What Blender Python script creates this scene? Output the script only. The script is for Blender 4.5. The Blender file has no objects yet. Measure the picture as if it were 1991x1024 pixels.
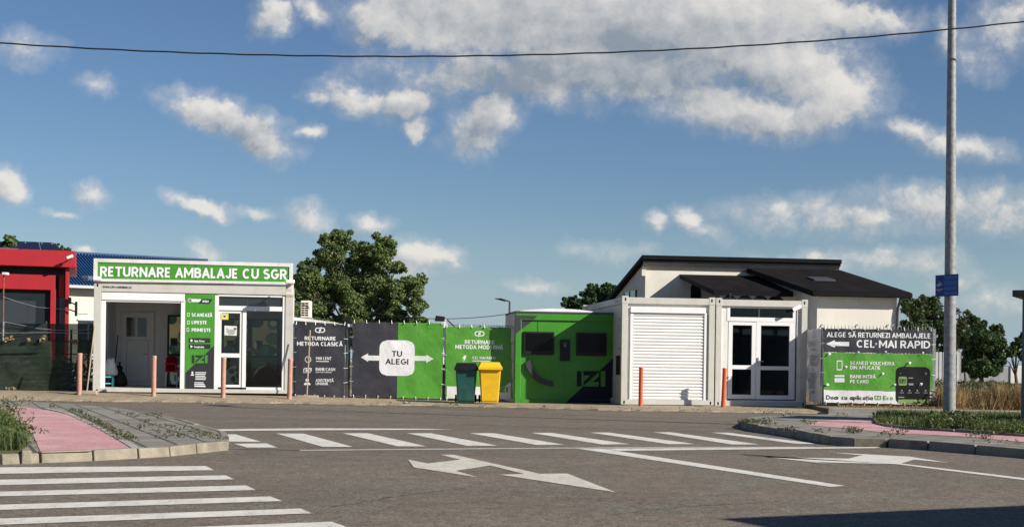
import bpy, bmesh, math, random, os
import numpy as np
from mathutils import Vector, Matrix
random.seed(7); RNG = np.random.default_rng(7)
C = bpy.context.scene.collection
# ------------------------------------------------------------------ camera
F, ROLL, HY, CX, CH = 2700.0, 0.01384, 706.8, 995.5, 1.078
cam = bpy.data.cameras.new('camera'); co = bpy.data.objects.new('camera', cam); C.objects.link(co)
cam.sensor_fit = 'HORIZONTAL'; cam.sensor_width = 36; cam.lens = 36*F/1991
cam.shift_y = (HY-512)/1991*math.cos(ROLL); cam.shift_x = -(HY-512)/1991*math.sin(ROLL)
co.location = (0, 0, CH)
co.rotation_euler = (Matrix.Rotation(math.pi/2, 3, 'X') @ Matrix.Rotation(ROLL, 3, 'Z')).to_euler()
cam.clip_start = .1; cam.clip_end = 6000
bpy.context.scene.camera = co
sc = bpy.context.scene
sc.view_settings.view_transform = 'Standard'; sc.view_settings.look = 'None'
sc.view_settings.exposure = 0.55; sc.view_settings.gamma = 1.0
# ------------------------------------------------------------------ sun and sky
SUN = Vector((.90, -.434, 0)).normalized(); EL = math.radians(29.0)
SUND = Vector((SUN.x*math.cos(EL), SUN.y*math.cos(EL), math.sin(EL)))
sl = bpy.data.lights.new('sun', 'SUN'); so = bpy.data.objects.new('sun', sl); C.objects.link(so)
sl.energy = 5.0; sl.angle = math.radians(.53); sl.color = (1.0, .935, .84)
so.rotation_euler = SUND.to_track_quat('Z', 'Y').to_euler(); so.location = SUND*60
W = bpy.data.worlds.new('World'); sc.world = W; W.use_nodes = True
SKY_STRENGTH = 0.06

class NT:
    """small helper to write shader node maths"""
    def __init__(s, nt): s.t = nt; s.n = nt.nodes; s.l = nt.links
    def new(s, typ, **kw):
        nd = s.n.new(typ)
        for k, v in kw.items(): setattr(nd, k, v)
        return nd
    def put(s, inp, v):
        if isinstance(v, bpy.types.NodeSocket): s.l.new(v, inp)
        else: inp.default_value = v
    def m(s, op, a, b=0.0, c=0.0, clamp=False):
        nd = s.n.new('ShaderNodeMath'); nd.operation = op; nd.use_clamp = clamp
        s.put(nd.inputs[0], a); s.put(nd.inputs[1], b); s.put(nd.inputs[2], c); return nd.outputs[0]
    def v(s, op, a, b=(0, 0, 0), scale=None):
        nd = s.n.new('ShaderNodeVectorMath'); nd.operation = op
        s.put(nd.inputs[0], a); s.put(nd.inputs[1], b)
        if scale is not None: s.put(nd.inputs['Scale'], scale)
        return nd.outputs[0]
    def xyz(s, x, y, z=0.0):
        nd = s.n.new('ShaderNodeCombineXYZ'); s.put(nd.inputs[0], x); s.put(nd.inputs[1], y); s.put(nd.inputs[2], z); return nd.outputs[0]
    def sep(s, v):
        nd = s.n.new('ShaderNodeSeparateXYZ'); s.put(nd.inputs[0], v); return nd.outputs
    def noise(s, vec, scale, detail=4.0, rough=.55, color=False, dist=0.0):
        nd = s.n.new('ShaderNodeTexNoise'); s.put(nd.inputs['Vector'], vec); nd.inputs['Scale'].default_value = scale
        nd.inputs['Detail'].default_value = detail; nd.inputs['Roughness'].default_value = rough; nd.inputs['Distortion'].default_value = dist
        return nd.outputs['Color' if color else 'Fac']
    def smooth(s, x, a, b, lo=0.0, hi=1.0):
        nd = s.n.new('ShaderNodeMapRange'); nd.interpolation_type = 'SMOOTHSTEP'
        s.put(nd.inputs[0], x); nd.inputs[1].default_value = a; nd.inputs[2].default_value = b
        nd.inputs[3].default_value = lo; nd.inputs[4].default_value = hi; return nd.outputs[0]
    def mix(s, f, a, b, blend='MIX'):
        nd = s.n.new('ShaderNodeMix'); nd.data_type = 'RGBA'; nd.blend_type = blend
        s.put(nd.inputs[0], f); s.put(nd.inputs[6], a); s.put(nd.inputs[7], b); return nd.outputs[2]

def hx(x, y):                                   # sky position (x/y, z/y) seen at photograph pixel (x, y)
    dx, dy = x-CX, y-HY; c, s = math.cos(ROLL), math.sin(ROLL)
    return (c*dx+s*dy)/F, (s*dx-c*dy)/F
# cumulus clouds, each an ellipse of sky direction broken up by noise: centre x, y, radii, tilt (deg), weight
CLOUDS = [
 (1010,25,350,110,3,1.35),(1370,40,340,120,-3,1.4),(1150,130,430,75,-2,.95),(1540,130,200,85,20,1.15),(1610,205,105,62,-35,1.2),(1440,215,190,55,8,1.0),
 (1640,35,150,40,5,.85),(760,45,110,62,10,1.0),(880,50,150,70,0,.8),(525,30,42,45,25,.9),(605,25,35,22,20,.6),(1250,170,300,36,3,.45),
 (430,222,125,34,14,.95),(505,258,85,36,30,1.05),(597,253,28,16,0,.9),(545,280,40,24,45,.8),(690,193,85,28,8,1.0),(785,200,62,34,-20,1.0),(808,245,26,30,20,.9),
 (935,235,80,60,-35,.95),(968,205,36,40,-50,1.0),(940,280,40,24,0,.85),(620,190,36,16,0,.8),
 (1770,258,62,26,12,.95),(1870,290,95,30,8,.75),(1965,50,75,65,0,.62),(1838,75,22,36,0,.5),
 (14,365,44,36,25,1.05),(175,383,34,24,20,.9),(120,412,36,7,0,.55),(400,402,58,18,12,.9),(340,385,32,14,8,.75),(490,412,40,12,5,.65),(600,425,44,28,15,.8),(722,428,38,20,12,.85),
 (820,494,72,34,5,1.0),(862,498,30,28,0,.9),(780,520,70,30,0,.6),(1032,558,50,15,5,.6),(1272,432,28,20,10,.85),(1337,432,42,25,25,1.0),(1372,455,44,20,15,.7),
 (1650,415,260,34,-2,.52),(1850,395,230,36,-2,.58),(1940,420,180,40,0,.6),(1690,500,70,26,0,.7),(1600,505,110,22,0,.55),(1800,515,70,28,0,.6),(1840,540,60,20,0,.55),
 (400,490,38,22,20,.7),(165,486,26,13,0,.95),(180,165,34,16,15,.4),(40,90,50,30,10,.4),(1180,485,60,16,0,.35),(1930,580,60,22,0,.45),(1900,100,60,40,0,.4)]

SHADES = [(1090,150,280,58,-3,1.1),(1340,165,160,42,0,.9),(1240,85,230,55,0,.6),(700,95,50,30,0,.6),(480,262,70,26,30,.7),(930,262,50,30,-20,.7),(820,232,40,30,0,.5),(1500,255,150,26,4,.8),(1010,35,120,40,0,.35)]
def blobs(n, Q, lst, pw):
    best = None
    for (x, y, rx, ry, a, wt) in lst:
        u, v = hx(x, y); t = math.radians(-a); d = n.v('SUBTRACT', Q, (u, v, 0)); kx, ky = F/rx, F/ry; o = []
        for vec in ((kx*math.cos(t), kx*math.sin(t), 0), (-ky*math.sin(t), ky*math.cos(t), 0)):
            nd = n.n.new('ShaderNodeVectorMath'); nd.operation = 'DOT_PRODUCT'; n.l.new(d, nd.inputs[0]); nd.inputs[1].default_value = vec; o.append(nd.outputs['Value'])
        r2 = n.m('MULTIPLY_ADD', o[0], o[0], n.m('MULTIPLY', o[1], o[1]))
        val = n.m('MULTIPLY', n.m('SUBTRACT', 1.0, n.m('POWER', r2, pw)), wt*(.76 if ry < 30 else 1))
        best = val if best is None else n.m('SMOOTH_MAX', best, val, .10)
    return n.m('MAXIMUM', best, -1.3)
def cloud_group():
    g = bpy.data.node_groups.new('cloud_density', 'ShaderNodeTree')
    g.interface.new_socket('P', in_out='INPUT', socket_type='NodeSocketVector')
    g.interface.new_socket('D', in_out='OUTPUT', socket_type='NodeSocketFloat')
    n = NT(g); gi = g.nodes.new('NodeGroupInput'); go = g.nodes.new('NodeGroupOutput'); P = gi.outputs[0]
    w1 = n.v('SUBTRACT', n.noise(P, 24, 3, .5, True), (.5, .5, .5)); w2 = n.v('SUBTRACT', n.noise(P, 85, 5, .6, True), (.5, .5, .5))
    Q = n.v('ADD', P, n.v('ADD', n.v('SCALE', w1, scale=.026), n.v('SCALE', w2, scale=.012)))
    best = blobs(n, Q, CLOUDS, .85)
    f = n.noise(n.v('ADD', P, n.v('SCALE', w2, scale=.010)), 38, 10, .64); f2 = n.noise(P, 13, 4, .55)
    tot = n.m('ADD', best, n.m('ADD', n.m('MULTIPLY', n.m('SUBTRACT', f, .5), 1.75), n.m('MULTIPLY', n.m('SUBTRACT', f2, .5), .6)))
    n.l.new(tot, go.inputs[0]); return g
n = NT(W.node_tree); W.node_tree.nodes.clear()
sky = n.new('ShaderNodeTexSky', sky_type='NISHITA', sun_disc=False)
sky.sun_elevation = EL; sky.sun_rotation = math.atan2(SUN.x, SUN.y)
sky.air_density = 1.0; sky.dust_density = .15; sky.ozone_density = 2.0; sky.altitude = 100
tc = n.new('ShaderNodeTexCoord'); sp = n.sep(tc.outputs['Generated'])
ya = n.m('MAXIMUM', n.m('ABSOLUTE', sp[1]), .12)
P = n.xyz(n.m('DIVIDE', sp[0], ya), n.m('DIVIDE', sp[2], ya))
G = cloud_group()
g1 = n.new('ShaderNodeGroup', node_tree=G); n.l.new(P, g1.inputs[0])
g2 = n.new('ShaderNodeGroup', node_tree=G); n.l.new(n.v('ADD', P, (.0075, .0070, 0)), g2.inputs[0])
D1, D2 = g1.outputs[0], g2.outputs[0]
alpha = n.m('ADD', n.m('MULTIPLY', n.smooth(D1, -.70, .75), .42), n.m('MULTIPLY', n.smooth(D1, .10, .70), .52))
alpha = n.m('MULTIPLY', alpha, n.smooth(sp[2], .0, .02))
shq = n.v('ADD', P, n.v('SCALE', n.v('SUBTRACT', n.noise(P, 30, 5, .6, True), (.5, .5, .5)), scale=.05))
shd = n.smooth(blobs(n, shq, SHADES, .6), -.75, 1.0)
bil = n.noise(n.v('MULTIPLY', shq, (1, 1.6, 1)), 17, 6, .55)
lit = n.m('ADD', .66, n.m('MULTIPLY', n.m('SUBTRACT', D1, D2), .50)); lit = n.m('ADD', lit, n.m('MULTIPLY', n.m('SUBTRACT', bil, .5), .9))
lit = n.m('SUBTRACT', lit, n.m('MULTIPLY', shd, .56), clamp=True)
ccol = n.mix(lit, (3.2, 3.75, 4.4, 1), (9.3, 8.95, 8.45, 1))
hs = n.new('ShaderNodeHueSaturation'); hs.inputs['Saturation'].default_value = 1.08; hs.inputs['Value'].default_value = .85; n.l.new(sky.outputs[0], hs.inputs['Color'])
air = n.mix(1.0, hs.outputs[0], (.85, .945, 1.10, 1), 'MULTIPLY')
air = n.mix(n.smooth(sp[2], .0, .11, .75, 0), air, (3.9, 5.35, 6.6, 1))          # pale summer haze low in the sky
colr = n.mix(alpha, air, ccol)
bg = n.new('ShaderNodeBackground'); bg.inputs[1].default_value = SKY_STRENGTH; n.l.new(colr, bg.inputs[0])
wo = n.new('ShaderNodeOutputWorld'); n.l.new(bg.outputs[0], wo.inputs[0])
W.cycles.sampling_method = 'MANUAL'; W.cycles.sample_map_resolution = 512

# ------------------------------------------------------------------ measuring helpers
def ray(x, y):
    u, v = hx(x, y); return Vector((u, 1.0, v))
def at(x, y, D):
    r = ray(x, y); return Vector((r.x*D, D, CH+r.z*D))
def gnd(x, y, z=0.0):
    r = ray(x, y); D = (z-CH)/r.z; return Vector((r.x*D, D, z))
VX = [-30, -10.9, -5.7, -4.6, -1.85, 0, 2.76, 7.6, 30]; VZ = [.24, .185, .135, .115, .075, .045, .06, .055, .05]
def vz(x): return float(np.interp(x, VX, VZ))
class Frame:
    """local frame of a thing: x along its face, y into it, z up"""
    def __init__(s, O, yaw): s.O = Vector(O); s.yaw = yaw; s.Ri = Matrix.Rotation(-yaw, 3, 'Z')
    def p(s, x, y, ly=0.0):
        o = s.Ri @ (Vector((0, 0, CH))-s.O); d = s.Ri @ ray(x, y); t = (ly-o.y)/d.y
        q = o+d*t; return q.x, q.z
# ------------------------------------------------------------------ object helpers
def tag(o, label=None, cat=None, group=None, kind=None):
    if label: o['label'] = label
    if cat: o['category'] = cat
    if group: o['group'] = group
    if kind: o['kind'] = kind
    return o
def thing(name, label, cat, loc=(0, 0, 0), rz=0.0, group=None):
    o = bpy.data.objects.new(name, None); C.objects.link(o); o.location = loc; o.rotation_euler = (0, 0, rz); o.empty_display_size = .2
    return tag(o, label, cat, group)
def copy_tree(o, parent=None):
    c = o.copy(); C.objects.link(c); c.parent = parent
    for ch in list(o.children): copy_tree(ch, c)
    return c
class MB:
    def __init__(s): s.v = []; s.f = []; s.cuts = []
    def cut(s, tagname=None): s.cuts.append((len(s.f), tagname)); return s      # what follows becomes a part of its own
    def add(s, vs, fs):
        b = len(s.v); s.v += [tuple(q) for q in vs]; s.f += [tuple(i+b for i in f) for f in fs]; return s
    def box(s, x0, y0, z0, x1, y1, z1, M=None):
        x0, x1 = min(x0, x1), max(x0, x1); y0, y1 = min(y0, y1), max(y0, y1); z0, z1 = min(z0, z1), max(z0, z1)
        vs = [Vector(q) for q in ((x0,y0,z0),(x1,y0,z0),(x1,y1,z0),(x0,y1,z0),(x0,y0,z1),(x1,y0,z1),(x1,y1,z1),(x0,y1,z1))]
        if M: vs = [M @ q for q in vs]
        return s.add(vs, [(0,3,2,1),(4,5,6,7),(0,1,5,4),(1,2,6,5),(2,3,7,6),(3,0,4,7)])
    def prism(s, pts, y0, y1):
        """polygon in local x,z extruded from y0 to y1 (front y0)"""
        n_ = len(pts); area = sum(pts[i][0]*pts[(i+1) % n_][1]-pts[(i+1) % n_][0]*pts[i][1] for i in range(n_))
        if area < 0: pts = pts[::-1]
        return s.add([(x, y0, z) for x, z in pts]+[(x, y1, z) for x, z in pts],
                     [tuple(range(n_)), tuple(range(2*n_-1, n_-1, -1))]+[(i, i+n_, (i+1) % n_+n_, (i+1) % n_) for i in range(n_)])
    def flat(s, pts3): return s.add(pts3, [tuple(range(len(pts3)))])
    def slab(s, pts, z0, z1):
        """polygon in x,y extruded in z"""
        n_ = len(pts); area = sum(pts[i][0]*pts[(i+1) % n_][1]-pts[(i+1) % n_][0]*pts[i][1] for i in range(n_))
        if area < 0: pts = pts[::-1]
        return s.add([(p[0], p[1], z1) for p in pts]+[(p[0], p[1], z0) for p in pts],
                     [tuple(range(n_)), tuple(range(2*n_-1, n_-1, -1))]+[(i, i+n_, (i+1) % n_+n_, (i+1) % n_) for i in range(n_)])
    def tube(s, pts, r, seg=8, cap=True):
        pts = [Vector(q) for q in pts]; rs = r if isinstance(r, (list, tuple)) else [r]*len(pts)
        b = len(s.v)
        for i, q in enumerate(pts):
            t = (pts[min(i+1, len(pts)-1)]-pts[max(i-1, 0)]).normalized()
            a = Vector((0, 0, 1)) if abs(t.z) < .9 else Vector((1, 0, 0))
            e1 = t.cross(a).normalized(); e2 = t.cross(e1)
            for k in range(seg):
                w = 2*math.pi*k/seg; s.v.append(tuple(q+(e1*math.cos(w)+e2*math.sin(w))*rs[i]))
        for i in range(len(pts)-1):
            for k in range(seg):
                a0 = b+i*seg+k; a1 = b+i*seg+(k+1) % seg; s.f.append((a0, a0+seg, a1+seg, a1))
        if cap: s.f.append(tuple(b+k for k in range(seg))); s.f.append(tuple(b+(len(pts)-1)*seg+k for k in reversed(range(seg))))
        return s
    def lathe(s, prof, seg=20, cx=0, cy=0):
        b = len(s.v)
        for r, z in prof:
            for k in range(seg): s.v.append((cx+r*math.cos(2*math.pi*k/seg), cy+r*math.sin(2*math.pi*k/seg), z))
        for i in range(len(prof)-1):
            for k in range(seg):
                a0 = b+i*seg+k; a1 = b+i*seg+(k+1) % seg; s.f.append((a0, a1, a1+seg, a0+seg))
        s.f.append(tuple(b+k for k in reversed(range(seg)))); s.f.append(tuple(b+(len(prof)-1)*seg+k for k in range(seg)))
        return s
    def build(s, name, mat, parent=None, bevel=0.0, smooth=False, loc=None):
        if s.cuts:
            ed = [(0, None)]+s.cuts+[(len(s.f), None)]; first = None
            for (i, tn), (j, _) in zip(ed, ed[1:]):
                if j <= i: continue
                q = MB(); ids = {}
                for f in s.f[i:j]:
                    for k in f:
                        if k not in ids: ids[k] = len(q.v); q.v.append(s.v[k])
                    q.f.append(tuple(ids[k] for k in f))
                o = q.build(tn or ('icon' if name == 'lettering' else name), mat, parent, bevel, smooth, loc); first = first or o
            return first
        me = bpy.data.meshes.new(name); me.from_pydata(s.v, [], s.f); me.update()
        bm = bmesh.new(); bm.from_mesh(me)
        bmesh.ops.recalc_face_normals(bm, faces=bm.faces) if len(bm.faces) < 20000 and not getattr(s, 'keep', False) else None
        if bevel > 0:
            bmesh.ops.bevel(bm, geom=[e for e in bm.edges if len(e.link_faces) == 2 and e.calc_face_angle(0) > .6], offset=bevel, segments=2, profile=.5, affect='EDGES', clamp_overlap=True)
        bm.to_mesh(me); bm.free()
        if smooth:
            for p in me.polygons: p.use_smooth = True
            try: me.set_sharp_from_angle(angle=math.radians(38))
            except Exception: pass
        o = bpy.data.objects.new(name, me); C.objects.link(o); o.data.materials.append(M[mat] if isinstance(mat, str) else mat)
        if parent is not None: o.parent = parent
        if loc is not None: o.location = loc
        return o
def fprect(fr, x0, y0, x1, y1, ly):
    xm, ym = (x0+x1)/2, (y0+y1)/2
    return fr.p(x0, ym, ly)[0], fr.p(xm, y1, ly)[1], fr.p(x1, ym, ly)[0], fr.p(xm, y0, ly)[1]
def pbox(mb, fr, x0, y0, x1, y1, ly0, ly1):
    a, b, c, d = fprect(fr, x0, y0, x1, y1, ly0); mb.box(a, ly0, b, c, ly1, d); return a, b, c, d
# ------------------------------------------------------------------ materials
M = {}
def mat(name, col, rough=.55, var=.10, scale=3.0, bump=0.0, bscale=40.0, metal=0.0, spec=.5, dirt=None, stretch=None, bdist=.01):
    m = bpy.data.materials.new(name); m.use_nodes = True; n = NT(m.node_tree); b = n.n['Principled BSDF']
    tc = n.new('ShaderNodeTexCoord'); co_ = tc.outputs['Object']
    if stretch: co_ = n.v('MULTIPLY', co_, stretch)
    c = (*col, 1)
    f = n.noise(co_, scale, 5, .6)
    dark = tuple(x*(1-var) for x in col)+(1,); lightc = tuple(min(1, x*(1+var)) for x in col)+(1,)
    cc = n.mix(n.smooth(f, .3, .7), dark, lightc)
    if dirt:
        dcol, amt, ds = dirt
        cc = n.mix(n.m('MULTIPLY', n.smooth(n.noise(co_, ds, 6, .65), .45, .75), amt), cc, (*dcol, 1))
    if name in ('grey_white', 'white_paint', 'shutter_white', 'house_wall', 'cream_wall', 'machine_green', 'red_wall'):
        stk = n.noise(n.v('MULTIPLY', tc.outputs['Object'], (9, 9, .5)), 1.0, 5, .6); cc = n.mix(n.smooth(stk, .52, .80, 0, .28), cc, tuple(x*.62 for x in col)+(1,))
    n.l.new(cc, b.inputs['Base Color'])
    b.inputs['Roughness'].default_value = rough; b.inputs['Metallic'].default_value = metal; b.inputs['Specular IOR Level'].default_value = spec
    if bump > 0:
        bp = n.new('ShaderNodeBump'); bp.inputs['Strength'].default_value = bump; bp.inputs['Distance'].default_value = bdist
        n.l.new(n.noise(co_, bscale, 5, .6), bp.inputs['Height']); n.l.new(bp.outputs[0], b.inputs['Normal'])
    M[name] = m; return m
DUST = (.35, .31, .25)
mat('white_paint', (.70, .69, .65), .45, .05, 2, dirt=(DUST, .35, 2.5))
mat('grey_white', (.52, .505, .455), .5, .05, 2, dirt=(DUST, .4, 3))
mat('white_plastic', (.78, .78, .77), .35, .04, 3, dirt=(DUST, .2, 3))
mat('shutter_white', (.80, .79, .77), .4, .04, 2, dirt=(DUST, .15, 2))
mat('inner_wall', (.68, .68, .66), .6, .05, 2)
mat('inner_floor', (.48, .46, .43), .6, .1, 4)
mat('sign_green', (.055, .27, .022), .42, .08, 3, dirt=((.10, .24, .07), .3, 2))
mat('banner_green', (.085, .30, .030), .45, .10, 2.5, bump=.35, bscale=3.2, bdist=.06, dirt=((.14, .28, .08), .4, 1.5))
mat('banner_dark', (.036, .036, .045), .45, .15, 2.5, bump=.35, bscale=3.2, bdist=.06, dirt=((.09, .085, .08), .35, 1.5))
mat('banner_white', (.74, .735, .73), .5, .06, 2.5, bump=.3, bscale=3.2, bdist=.06, dirt=(DUST, .15, 2))
mat('print_white', (.78, .78, .77), .5, .04, 3)
mat('print_dark', (.024, .024, .030), .5, .1, 3)
mat('print_grey', (.30, .31, .32), .5, .1, 3)
mat('machine_green', (.040, .235, .012), .45, .08, 2, dirt=((.09, .22, .05), .3, 2))
mat('machine_dark', (.040, .042, .052), .5, .1, 2, spec=.3)
mat('machine_navy', (.008, .011, .022), .55, .1, 2, spec=.2)
mat('black_plastic', (.010, .010, .011), .45, .2, 5, spec=.3)
mat('screen', (.003, .003, .0035), .25, .05, 5, spec=.22)
mat('rubber', (.02, .02, .02), .8, .2, 8)
mat('bin_green', (.010, .075, .062), .45, .12, 4, dirt=((.10, .12, .10), .25, 5))
mat('bin_yellow', (.80, .47, .012), .42, .06, 4, dirt=((.45, .30, .08), .3, 5))
mat('salmon_paint', (.43, .215, .155), .6, .08, 6, dirt=((.50, .36, .31), .6, 9))
mat('orange_paint', (.56, .085, .018), .5, .08, 6, dirt=((.40, .15, .08), .3, 9))
mat('red_wall', (.335, .006, .013), .55, .06, 1.5, dirt=((.28, .009, .015), .35, 2))
mat('dark_metal', (.05, .05, .054), .5, .1, 3)
mat('dark_glass', (.025, .03, .034), .08, .1, 2, spec=.8)
mat('solar_panel', (.012, .016, .035), .15, .1, 4, spec=.7)
mat('blue_roof', (.010, .055, .16), .6, .10, 1.2)
mat('cream_wall', (.64, .60, .50), .8, .06, 1.5, dirt=((.48, .44, .36), .3, 1.5))
mat('house_wall', (.66, .63, .55), .85, .05, 1.2, bump=.2, bscale=60, dirt=((.50, .47, .40), .3, .8))
mat('roof_sheet', (.014, .0125, .012), .95, .25, 2, spec=.04, stretch=(1, .3, 1))
mat('roof_edge', (.007, .007, .0075), .7, .2, 3, spec=.1)
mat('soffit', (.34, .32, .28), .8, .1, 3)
mat('galvanised', (.23, .235, .235), .6, .25, 14, bump=.15, bscale=30, metal=.1, dirt=((.33, .33, .32), .5, 22))
mat('steel_blue', (.10, .115, .14), .5, .1, 4)
mat('fence_metal', (.07, .08, .08), .5, .2, 6)
mat('sign_blue', (.008, .040, .22), .4, .06, 3)
mat('sign_blue_light', (.03, .085, .28), .4, .06, 3)
mat('rust', (.20, .085, .035), .85, .3, 8)
mat('wood', (.40, .31, .20), .75, .2, 6, stretch=(1, 1, .2))
mat('old_wood', (.34, .28, .21), .8, .25, 6, stretch=(.2, 1, 1))
mat('concrete', (.34, .32, .28), .9, .15, 3, bump=.4, bscale=50, dirt=((.20, .18, .14), .4, 2))
mat('kerb_stone', (.25, .22, .165), .9, .2, 4, bump=.6, bscale=45, dirt=((.12, .10, .07), .65, 5))
mat('cable_black', (.012, .014, .018), .6, .2, 5)
mat('cable_grey', (.30, .31, .32), .6, .2, 5)
mat('skin', (.36, .19, .13), .5, .05, 20)
mat('hair', (.02, .014, .01), .6, .2, 20)
mat('black_cloth', (.012, .012, .013), .85, .2, 20)
mat('grey_cloth', (.22, .21, .20), .85, .15, 20)
mat('red_plastic', (.42, .012, .020), .4, .05, 4)
mat('turquoise_paint', (.12, .46, .50), .5, .1, 6)
mat('bag_white', (.62, .62, .62), .4, .06, 20, bump=.6, bscale=30)
mat('chrome', (.55, .55, .55), .3, .1, 5, metal=.8)
mat('mural_cream', (.78, .70, .32), .5, .08, 3); mat('mural_green', (.11, .30, .11), .5, .1, 3); mat('mural_dark', (.045, .14, .08), .5, .1, 3)
mat('mural_pale', (.74, .80, .76), .5, .1, 3); mat('yellow_sticker', (.72, .58, .06), .5, .05, 5); mat('paper', (.66, .66, .64), .6, .05, 5)
mat('phone_green', (.22, .33, .09), .5, .1, 5)
mat('bark', (.10, .075, .05), .9, .3, 8, bump=.5, bscale=25, stretch=(1, 1, .25))
mat('far_white', (.50, .50, .50), .7, .06, 1)

def leafmat(name, cols, rough=.55, trans=.25):
    m = bpy.data.materials.new(name); m.use_nodes = True; n = NT(m.node_tree); b = n.n['Principled BSDF']
    ge = n.new('ShaderNodeNewGeometry'); cr = n.new('ShaderNodeValToRGB'); n.l.new(ge.outputs['Random Per Island'], cr.inputs[0])
    el = cr.color_ramp.elements; el[0].color = (*cols[0], 1); el[1].color = (*cols[-1], 1)
    for i, c in enumerate(cols[1:-1]): e = el.new((i+1)/(len(cols)-1)); e.color = (*c, 1)
    n.l.new(cr.outputs[0], b.inputs['Base Color']); b.inputs['Roughness'].default_value = rough; b.inputs['Specular IOR Level'].default_value = .3
    tr = n.new('ShaderNodeBsdfTranslucent'); n.l.new(cr.outputs[0], tr.inputs[0]); mx = n.new('ShaderNodeMixShader'); mx.inputs[0].default_value = trans
    n.l.new(b.outputs[0], mx.inputs[1]); n.l.new(tr.outputs[0], mx.inputs[2]); n.l.new(mx.outputs[0], n.n['Material Output'].inputs[0]); M[name] = m
leafmat('leaf_olive', [(.055, .095, .025), (.10, .155, .040), (.145, .20, .06), (.20, .25, .095)])
leafmat('leaf_dark', [(.030, .050, .018), (.055, .085, .028), (.075, .115, .038), (.10, .145, .055)])
leafmat('leaf_deep', [(.020, .045, .016), (.035, .072, .024), (.055, .10, .034), (.09, .145, .05)])
leafmat('grass_green', [(.040, .065, .016), (.065, .10, .024), (.095, .135, .034), (.17, .165, .07)])
leafmat('dry_straw', [(.22, .14, .06), (.42, .28, .13), (.56, .41, .21), (.13, .12, .05), (.48, .33, .16)], .8, .2)
leafmat('dead_brown', [(.06, .04, .02), (.12, .075, .035), (.20, .13, .06), (.085, .075, .03)], .8, .2)
leafmat('weed_mixed', [(.06, .08, .03), (.10, .11, .045), (.05, .07, .025), (.18, .14, .07)])

def glassmat(name, tint, alpha, rough=.03):
    m = bpy.data.materials.new(name); m.use_nodes = True; n = NT(m.node_tree); n.n.remove(n.n['Principled BSDF'])
    t = n.new('ShaderNodeBsdfTransparent'); t.inputs[0].default_value = (*tint, 1); g = n.new('ShaderNodeBsdfGlossy'); g.inputs['Roughness'].default_value = rough
    fr = n.new('ShaderNodeFresnel'); fr.inputs[0].default_value = 1.45; mx = n.new('ShaderNodeMixShader')
    n.l.new(n.m('MULTIPLY', fr.outputs[0], alpha), mx.inputs[0]); n.l.new(t.outputs[0], mx.inputs[1]); n.l.new(g.outputs[0], mx.inputs[2]); n.l.new(mx.outputs[0], n.n['Material Output'].inputs[0]); M[name] = m
glassmat('glass', (.95, .97, .96), 1.0); glassmat('glass_dark', (.58, .62, .63), 1.0)
def netmat(name, col, hole):
    m = bpy.data.materials.new(name); m.use_nodes = True; n = NT(m.node_tree); b = n.n['Principled BSDF']
    tc = n.new('ShaderNodeTexCoord'); co_ = tc.outputs['Object']
    st = n.v('MULTIPLY', co_, (1.2, 1, 5))
    cc = n.mix(n.smooth(n.noise(st, 2.2, 6, .65), .3, .72), tuple(c*.35 for c in col)+(1,), tuple(c*1.7 for c in col)+(1,))
    n.l.new(cc, b.inputs['Base Color']); b.inputs['Roughness'].default_value = .8
    t = n.new('ShaderNodeBsdfTransparent'); mx = n.new('ShaderNodeMixShader')
    n.l.new(n.m('MULTIPLY', n.smooth(n.noise(co_, 1.3, 4, .6), .25, .75, .55, 1.3), hole), mx.inputs[0])
    n.l.new(b.outputs[0], mx.inputs[1]); n.l.new(t.outputs[0], mx.inputs[2]); n.l.new(mx.outputs[0], n.n['Material Output'].inputs[0]); M[name] = m
netmat('net_lower', (.013, .026, .013), .10); netmat('net_upper', (.014, .021, .020), .13)

def groundmat(name, base, speck, alt=None, big=.12, fine=70, speckle=.5, rough=.9, bump=.5):
    m = bpy.data.materials.new(name); m.use_nodes = True; n = NT(m.node_tree); b = n.n['Principled BSDF']
    tc = n.new('ShaderNodeTexCoord'); co_ = tc.outputs['Object']
    f1 = n.noise(co_, fine, 3, .7); f2 = n.noise(co_, fine*.32, 4, .65); f3 = n.noise(n.v('MULTIPLY', co_, (.35, 1, 1)), .55, 6, .62); f4 = n.noise(co_, 4.0, 5, .6)
    c = n.mix(n.smooth(f1, .36, .66), tuple(x*.62 for x in base)+(1,), tuple(x*1.32 for x in base)+(1,))
    c = n.mix(n.m('MULTIPLY', n.smooth(f2, .56, .74), speckle), c, (*speck, 1))
    c = n.mix(n.m('MULTIPLY', n.smooth(f3, .35, .68), big), c, tuple(x*.45 for x in base)+(1,))
    c = n.mix(n.m('MULTIPLY', n.smooth(f4, .45, .75), big*.9), c, tuple(min(1, x*1.6) for x in base)+(1,))
    if alt: c = n.mix(n.m('MULTIPLY', n.smooth(n.noise(co_, 1.4, 6, .6), .45, .65), alt[1]), c, (*alt[0], 1))
    n.l.new(c, b.inputs['Base Color']); b.inputs['Roughness'].default_value = rough; b.inputs['Specular IOR Level'].default_value = .25
    bp = n.new('ShaderNodeBump'); bp.inputs['Strength'].default_value = bump; bp.inputs['Distance'].default_value = .012
    n.l.new(n.m('ADD', f1, f2), bp.inputs['Height']); n.l.new(bp.outputs[0], b.inputs['Normal']); M[name] = m
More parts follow.
